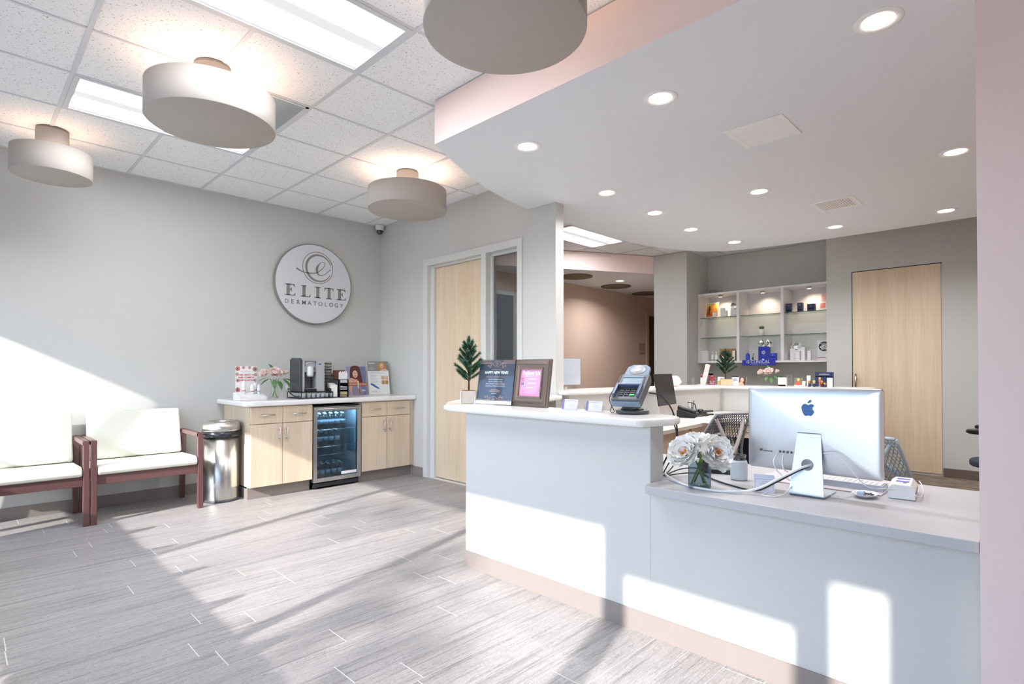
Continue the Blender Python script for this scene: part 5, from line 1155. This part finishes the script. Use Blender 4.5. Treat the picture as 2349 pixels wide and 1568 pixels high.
def redw(p,w,h): p.shape(rect(-w/2,h*.12,w/2,h),M('print_meadow','6f7350',.6)).shape(smooth2([(-.01,h*.6),(-.018,h*.85),(.0,h*.95),(.018,h*.85),(.012,h*.55)]),HAIRB).shape(smooth2([(-.035,h*.14),(-.02,h*.5),(.005,h*.55),(.02,h*.4),(.03,h*.14)]),M('print_red_dress','c5524a',.6)).shape(ell(.0,h*.76,.010,.014,12),SKIN2)
poster('display_card','photo card of a woman in red standing behind the large monitor',6.85,2.092,.085,.10,-90,redw,10,ZP,'card')
pbox('navy skincare card at the far end of the partition cap',1.845,ZP,.19,.165,.01,M('card_navy','222f57',.5),6.95,((.66,.70,LGREYI),),text='SKINMEDICA',ts=.018,tz=.84,name='display_card',cat='card')
tubep('white tube standing before the navy card',1.985,ZP,.04,.125,WPRD,WPRD,6.87)
tubep('tiny white tube beside the gold capped jars',2.015,ZP,.035,.062,WPRD,WPRD,6.80)
for y,h_,m,lab in ((1.962,.07,GOLD,'leftmost small bottle with gold cap behind the large monitor'),(1.915,.07,M('cap_pale_gold','c7b78c',.3,.6),'small bottle with pale gold cap behind the large monitor'),(1.855,.105,ROSEG,'tall rose gold bottle behind the large monitor'),(1.835,.07,GOLD,'gold capped bottle right of the tall rose gold one'),(1.805,.045,GOLD,'shortest gold capped jar at the row end')): bottle(lab,y,ZP,.014,h_,M('bottle_navy','25304d',.35) if h_<.1 else m,m,6.82,.98,.5)
pbox('plain white carton at the row end by the navy card',1.765,ZP,.05,.10,.04,WPRD,6.86)
# white acrylic board and little jars at the near end of the cap
t=thing('acrylic_riser','clear acrylic riser with a pale blank board by the wall end','display stand',(4.19,3.36,ZP),0)
bm().box(-.20,0,.045,.20,.004,.30).build('board',M('board_pale_blue','ccd3dc',.5),t); bm().box(-.205,-.004,.03,.21,.10,.034).box(-.20,-.003,.045,.21,-.001,.305).box(.13,-.004,0,.134,.1,.03).box(.2,-.004,0,.204,.1,.03).box(-.2,-.004,0,-.196,.1,.03).build('acrylic_frame',CLEAR,t)
for k,x in enumerate((4.03,4.10,4.19)):
    o=bm().lathe([(.022,0),(.024,.003),(.024,.018),(.02,.02),(.02,.026),(1e-6,.026)],16).build('sample_jar',(WPRD,GREYP,CREAMP)[k],None,loc=(x,3.40,ZP)); tag(o,('white sample jar nearest the wall end under the riser','grey sample jar between two pale ones under the riser','cream sample jar furthest from the wall end under the riser')[k],'jar')
# faceted white vase
t=thing('faceted_vase','white faceted vase on the partition cap behind the second computer','vase',(5.83,3.14,ZP),20)
b=bm(); n=6; R_=[(.075,0),(.115,.05),(.10,.10),(.062,.122)]
vs=[(r*math.cos(2*math.pi*(k+.5*(i%2))/n),r*math.sin(2*math.pi*(k+.5*(i%2))/n),z) for i,(r,z) in enumerate(R_) for k in range(n)]; fs=[]
for i in range(3):
    for k in range(n):
        a,c,d,e=i*n+k,i*n+(k+1)%n,(i+1)*n+k,(i+1)*n+(k+1)%n
        fs+= [(a,c,d),(c,e,d)] if i%2==0 else [(a,c,e),(a,e,d)]
b.add(vs,fs+[tuple(range(n))[::-1]],0); b.build('shell',M('vase_white','e8ddd7',.5),t)
# ================================================================ STAFF DESK (z .72)
ZD=.7205
t=thing('desktop_computer','black screened all in one computer on the staff desk behind the card reader','computer',(4.86,2.68,ZD),10)
scr=bpy.data.objects.new('display',None)
def tl(o): o.rotation_euler=(R(-9),0,0); return o
tl(bm().prism(rrect(.2555,.155,.012),0,.008,0,'y').build('screen',M('screen_black','1b1214',.25,spec=.3),t,loc=(0,.0,.305))); tl(bm().box(-.2555,-.0005,-.215,.2555,.009,-.150).build('chin',M('chin_silver','c3b8ad',.35,.5),t,loc=(0,0,.305)))
p=Print(0); p.shape([(a*.33,b_*.33-.182) for a,b_ in ap],BLACK); o=tl(p.build(t,'emblem')); o.location=(0,-.0008,.305)
bm().prism([(.03,.12),(.045,.12),(.09,.006),(.03,0),(.10,0),(.10,.006)][:3]+[(.09,0),(.08,0)],-.06,.06,0,'x').box(-.08,-.02,0,.08,.10,.006).build('stand',ALUS2,t)
bpy.data.objects.remove(scr)
o=bm().lathe([(.035,0),(.035,.004),(1e-6,.004)],20,squash=.6).build('webcam_clip',BLACK,None,loc=(4.83,2.78,1.215)); bpy.data.objects.remove(o)
t=thing('desk_phone','black office phone on the staff desk beside the second computer','telephone',(5.42,2.72,ZD),10)
bm().prism([(-.11,0),(.10,0),(.10,.09),(-.11,.03)],-.10,.10,0,'x').build('body',BLACK,t,.004); bm().tube(smooth([(-.075,-.10,.06),(-.075,0,.085),(-.075,.09,.11)],5),.02,10).build('handset',BLACK,t)
b=bm()
for i in range(4):
    for j in range(3): b.box(-.02+.03*j,-.08+.03*i,.045+.0085*i,.0+.03*j,-.062+.03*i,.052+.0085*i)
b.build('keypad',GREYP,t)
o=bm().tube(smooth([(5.20,2.62,ZD+.17),(5.30,2.60,ZD+.15),(5.38,2.62,ZD+.09),(5.44,2.63,ZD+.08)],6),.005,7).sphere((5.44,2.62,ZD+.075),.013).build('phone_headset',BLACK); tag(o,'black headset boom resting on the office phone','headset')
t=thing('pen_cup','clear cup with pens on the staff desk','pen cup',(5.575,2.78,ZD)); bm().lathe([(.035,0),(.036,.1),(.034,.1),(.033,.004)],18).build('cup',CLEAR,t)
for k in range(4): bm().cyl((.01*math.cos(k*1.7),.01*math.sin(k*1.7),.006),(.034*math.cos(k*1.7),.034*math.sin(k*1.7),.14+.01*k),.004,7).build('pen',(BLACK,GREYP,WHITEP,BLACK)[k],t)
t=thing('tape_dispenser','black tape dispenser on the staff desk','tape dispenser',(5.66,2.68,ZD),-8)
bm().prism([(-.08,0),(.075,0),(.08,.02),(.06,.028),(.02,.03),(-.01,.045),(-.03,.075),(-.055,.08),(-.075,.06)],-.025,.025,0,'y').build('body',BLACK,t,.003); bm().lathe([(.03,-.01),(.03,.01)],20).build('tape_roll',CREAMP,t,loc=(-.02,0,.045),rot=(R(90),0,0))
t=thing('stapler','black stapler next to the tape dispenser','stapler',(5.84,2.70,ZD),-20); bm().box(-.06,-.018,0,.06,.018,.014).build('base',BLACK,t,.002); c=bm().box(-.06,-.016,.03,.055,.016,.055).build('arm',DGREY,t,.004); bm().box(-.058,-.014,.012,-.04,.014,.04).build('hinge',BLACK,t)
o=bm().box(-.16,-.10,0,.16,.10,.004).build('mouse_pad',M('pad_lilac_white','ddd8de',.6),None,loc=(5.27,2.50,ZD)); tag(o,'pale mouse pad on the staff desk edge','mouse pad')
t=thing('computer_mouse','white mouse on the pale pad of the staff desk','mouse',(5.27,2.52,ZD+.0045),30); bm().lathe([(.03,0),(.031,.004),(.027,.012),(.015,.018),(1e-6,.02)],24,squash=1.8).build('shell',WHITEP,t)
o=bm().box(-.10,-.14,0,.10,.14,.001).build('paper_sheet',PAPER,None,loc=(4.98,2.44,ZD+.0005),rot=(0,0,R(20))); tag(o,'white sheet of paper on the staff desk near the card reader','paper')
t=thing('table_tent','small grey folded card behind the card reader stand','card',(2.72,1.62,ZH-.29),-60)
bpy.data.objects.remove(t)
# ================================================================ OFFICE CHAIRS
def chair(label,loc,rz,webm,framem,towerm,seatm,dark=False,arms=None,sc=1,zb=0):
    t=thing('office_chair',label,'chair',loc,rz); t.scale=(sc,sc,sc)
    def S_(u,v): # back surface: wide at the seat, narrow at the top, leaning back
        hw=.245-.085*v**1.2; return Vector((u*hw,.20+.17*v-.05*math.sin(math.pi*v)+.05*u*u*(1-.4*v),.46+.47*v))
    b=bm(); n=17
    for k in range(-n,n+1):
        for sgn in (1,-1):
            pts=[]
            for i in range(15):
                v=i/14; u=(k/n)*1.9+sgn*(v-.5)*1.3
                if -1<=u<=1: pts.append(S_(u,v))
            if len(pts)>2: b.tube(pts,.0034,4,cap=False)
    b.build('back_web',webm,t)
    bm().tube([S_(-1,i/12) for i in range(13)],.009,8).build('back_edge',framem,t); bm().tube([S_(1,i/12) for i in range(13)],.009,8).build('back_edge',framem,t)
    bm().tube([S_(-1+2*i/10,1) for i in range(11)],.010,8).build('top_rail',framem,t)
    bm().tube(smooth([(0,.17,.40),(0,.27,.47),(0,.36,.60),(-.05,.385,.72),(-.13,.37,.90)],6),.018,9,r2=.012).build('tower_arm',towerm,t); bm().tube(smooth([(0,.36,.60),(.05,.385,.72),(.13,.37,.90)],6),.017,9,r2=.012).build('tower_arm',towerm,t)
    bm().tube(smooth([(-.16,.26,.62),(-.06,.33,.60),(0,.345,.58),(.06,.33,.60),(.16,.26,.62),(.12,.25,.74),(0,.28,.78),(-.12,.25,.74),(-.16,.26,.62)],4),.010,7).build('lumbar_loop',towerm,t)
    bm().prism(arc(0,0,.235,0,360*23/24,23,.225),.42,.48).build('seat',seatm,t,.022,3)
    bm().cyl((0,0,.10),(0,0,.42),.028,14).box(-.09,-.1,.39,.09,.12,.42).build('gas_column',BLACK if dark else GREYP,t)
    for k in range(5):
        a=R(72*k+18); x,y=.30*math.cos(a),.30*math.sin(a); bm().tube([(0,0,.12),(x*.5,y*.5,.105),(x,y,.075)],.022,8,r2=.014).build('base_leg',BLACK if dark else towerm,t); bm().cyl((x-.022*math.sin(a),y+.022*math.cos(a),.029),(x+.022*math.sin(a),y-.022*math.cos(a),.029),.029,14).build('caster',BLACK,t)
    if arms:
        for s in (-1,1):
            post=smooth([(s*.26,.10,.40),(s*.29,.09,.50),(s*.285,.06,.60),(s*.25,.02,.69),(s*.245,-.03,.715)],6); bm().tube(post,.026,10,r2=.016,flat=.6).build('arm_post',arms,t)
            ring=[(s*.245+.04*math.cos(R(a)),-.09+.11*math.sin(R(a)),.722+.012*math.cos(R(a))) for a in range(0,361,15)]; bm().tube(ring,.017,8,cap=False).build('arm_pad',arms,t)
    return t
WEBD=M('web_grey','5e6268',.45); WEBP=M('web_blue_grey','a9bcc6',.45); TWR=M('tower_white','cfc9c6',.4); SEATD=M('seat_charcoal','2f3743',.85,var=.1,scale=80)
chair('dark mesh office chair with pale Y shaped support by the staff desk',(3.92,1.93,0),158,WEBD,M('web_edge_grey','8d9298',.4),TWR,SEATD,sc=.98)
chair('pale blue lattice back office chair behind the large monitor',(3.72,.70,0),88,WEBP,WEBP,WEBP,SEATD,sc=.93)
chair('black office chair with looped armrest by the far wall',(6.0,.275,0),178,BLACK,BLACK,BLACK,SEATD,True,BLACK,1.0)
# ================================================================ STREET TREES OUTSIDE THE STOREFRONT (their shade falls on the floor)
def street_tree(loc,crown,label,seed,n=46,ls=.075):
    rg=random.Random(seed); t=thing('street_tree',label,'tree',loc); top=Vector((0,0,3.6))
    bm().tube([(0,0,0),(.05,0,1.8),tuple(top)],.09,10,r2=.05).build('trunk',BARK,t)
    b=bm()
    for c in crown:
        c=Vector(c); bm().tube([tuple(top),tuple(top.lerp(c,.5)+Vector((-.15,0,.05))),tuple(c)],.03,6,r2=.008).build('branch',BARK,t)
        for k in range(n):
            p=c+Vector((rg.gauss(0,.16),rg.gauss(0,.13),rg.gauss(0,.12)))
            u=Vector((rg.uniform(-1,1),rg.uniform(-1,1),rg.uniform(-1,1))).normalized(); w=u.cross(Vector((rg.uniform(-1,1),rg.uniform(-1,1),.3))).normalized()
            b.add([p-u*ls,p+w*ls*.45,p+u*ls,p-w*ls*.45],[(0,1,2,3)])
    o=b.build('foliage',GREEN,t); o['kind']='stuff'
street_tree((-9,-.45,-.12),[(0,-.20,5.50),(0,-.05,5.62),(0,.0,5.80),(0,.12,5.95),(0,-.42,5.55),(0,-.62,5.42)],'leafy street tree outside the front windows, nearer the entrance',3)
street_tree((-9.5,.75,-.12),[(0,-.30,6.52),(0,-.12,6.65),(0,-.45,6.72),(0,.15,6.48)],'leafy street tree outside the front windows, further along',5,26)
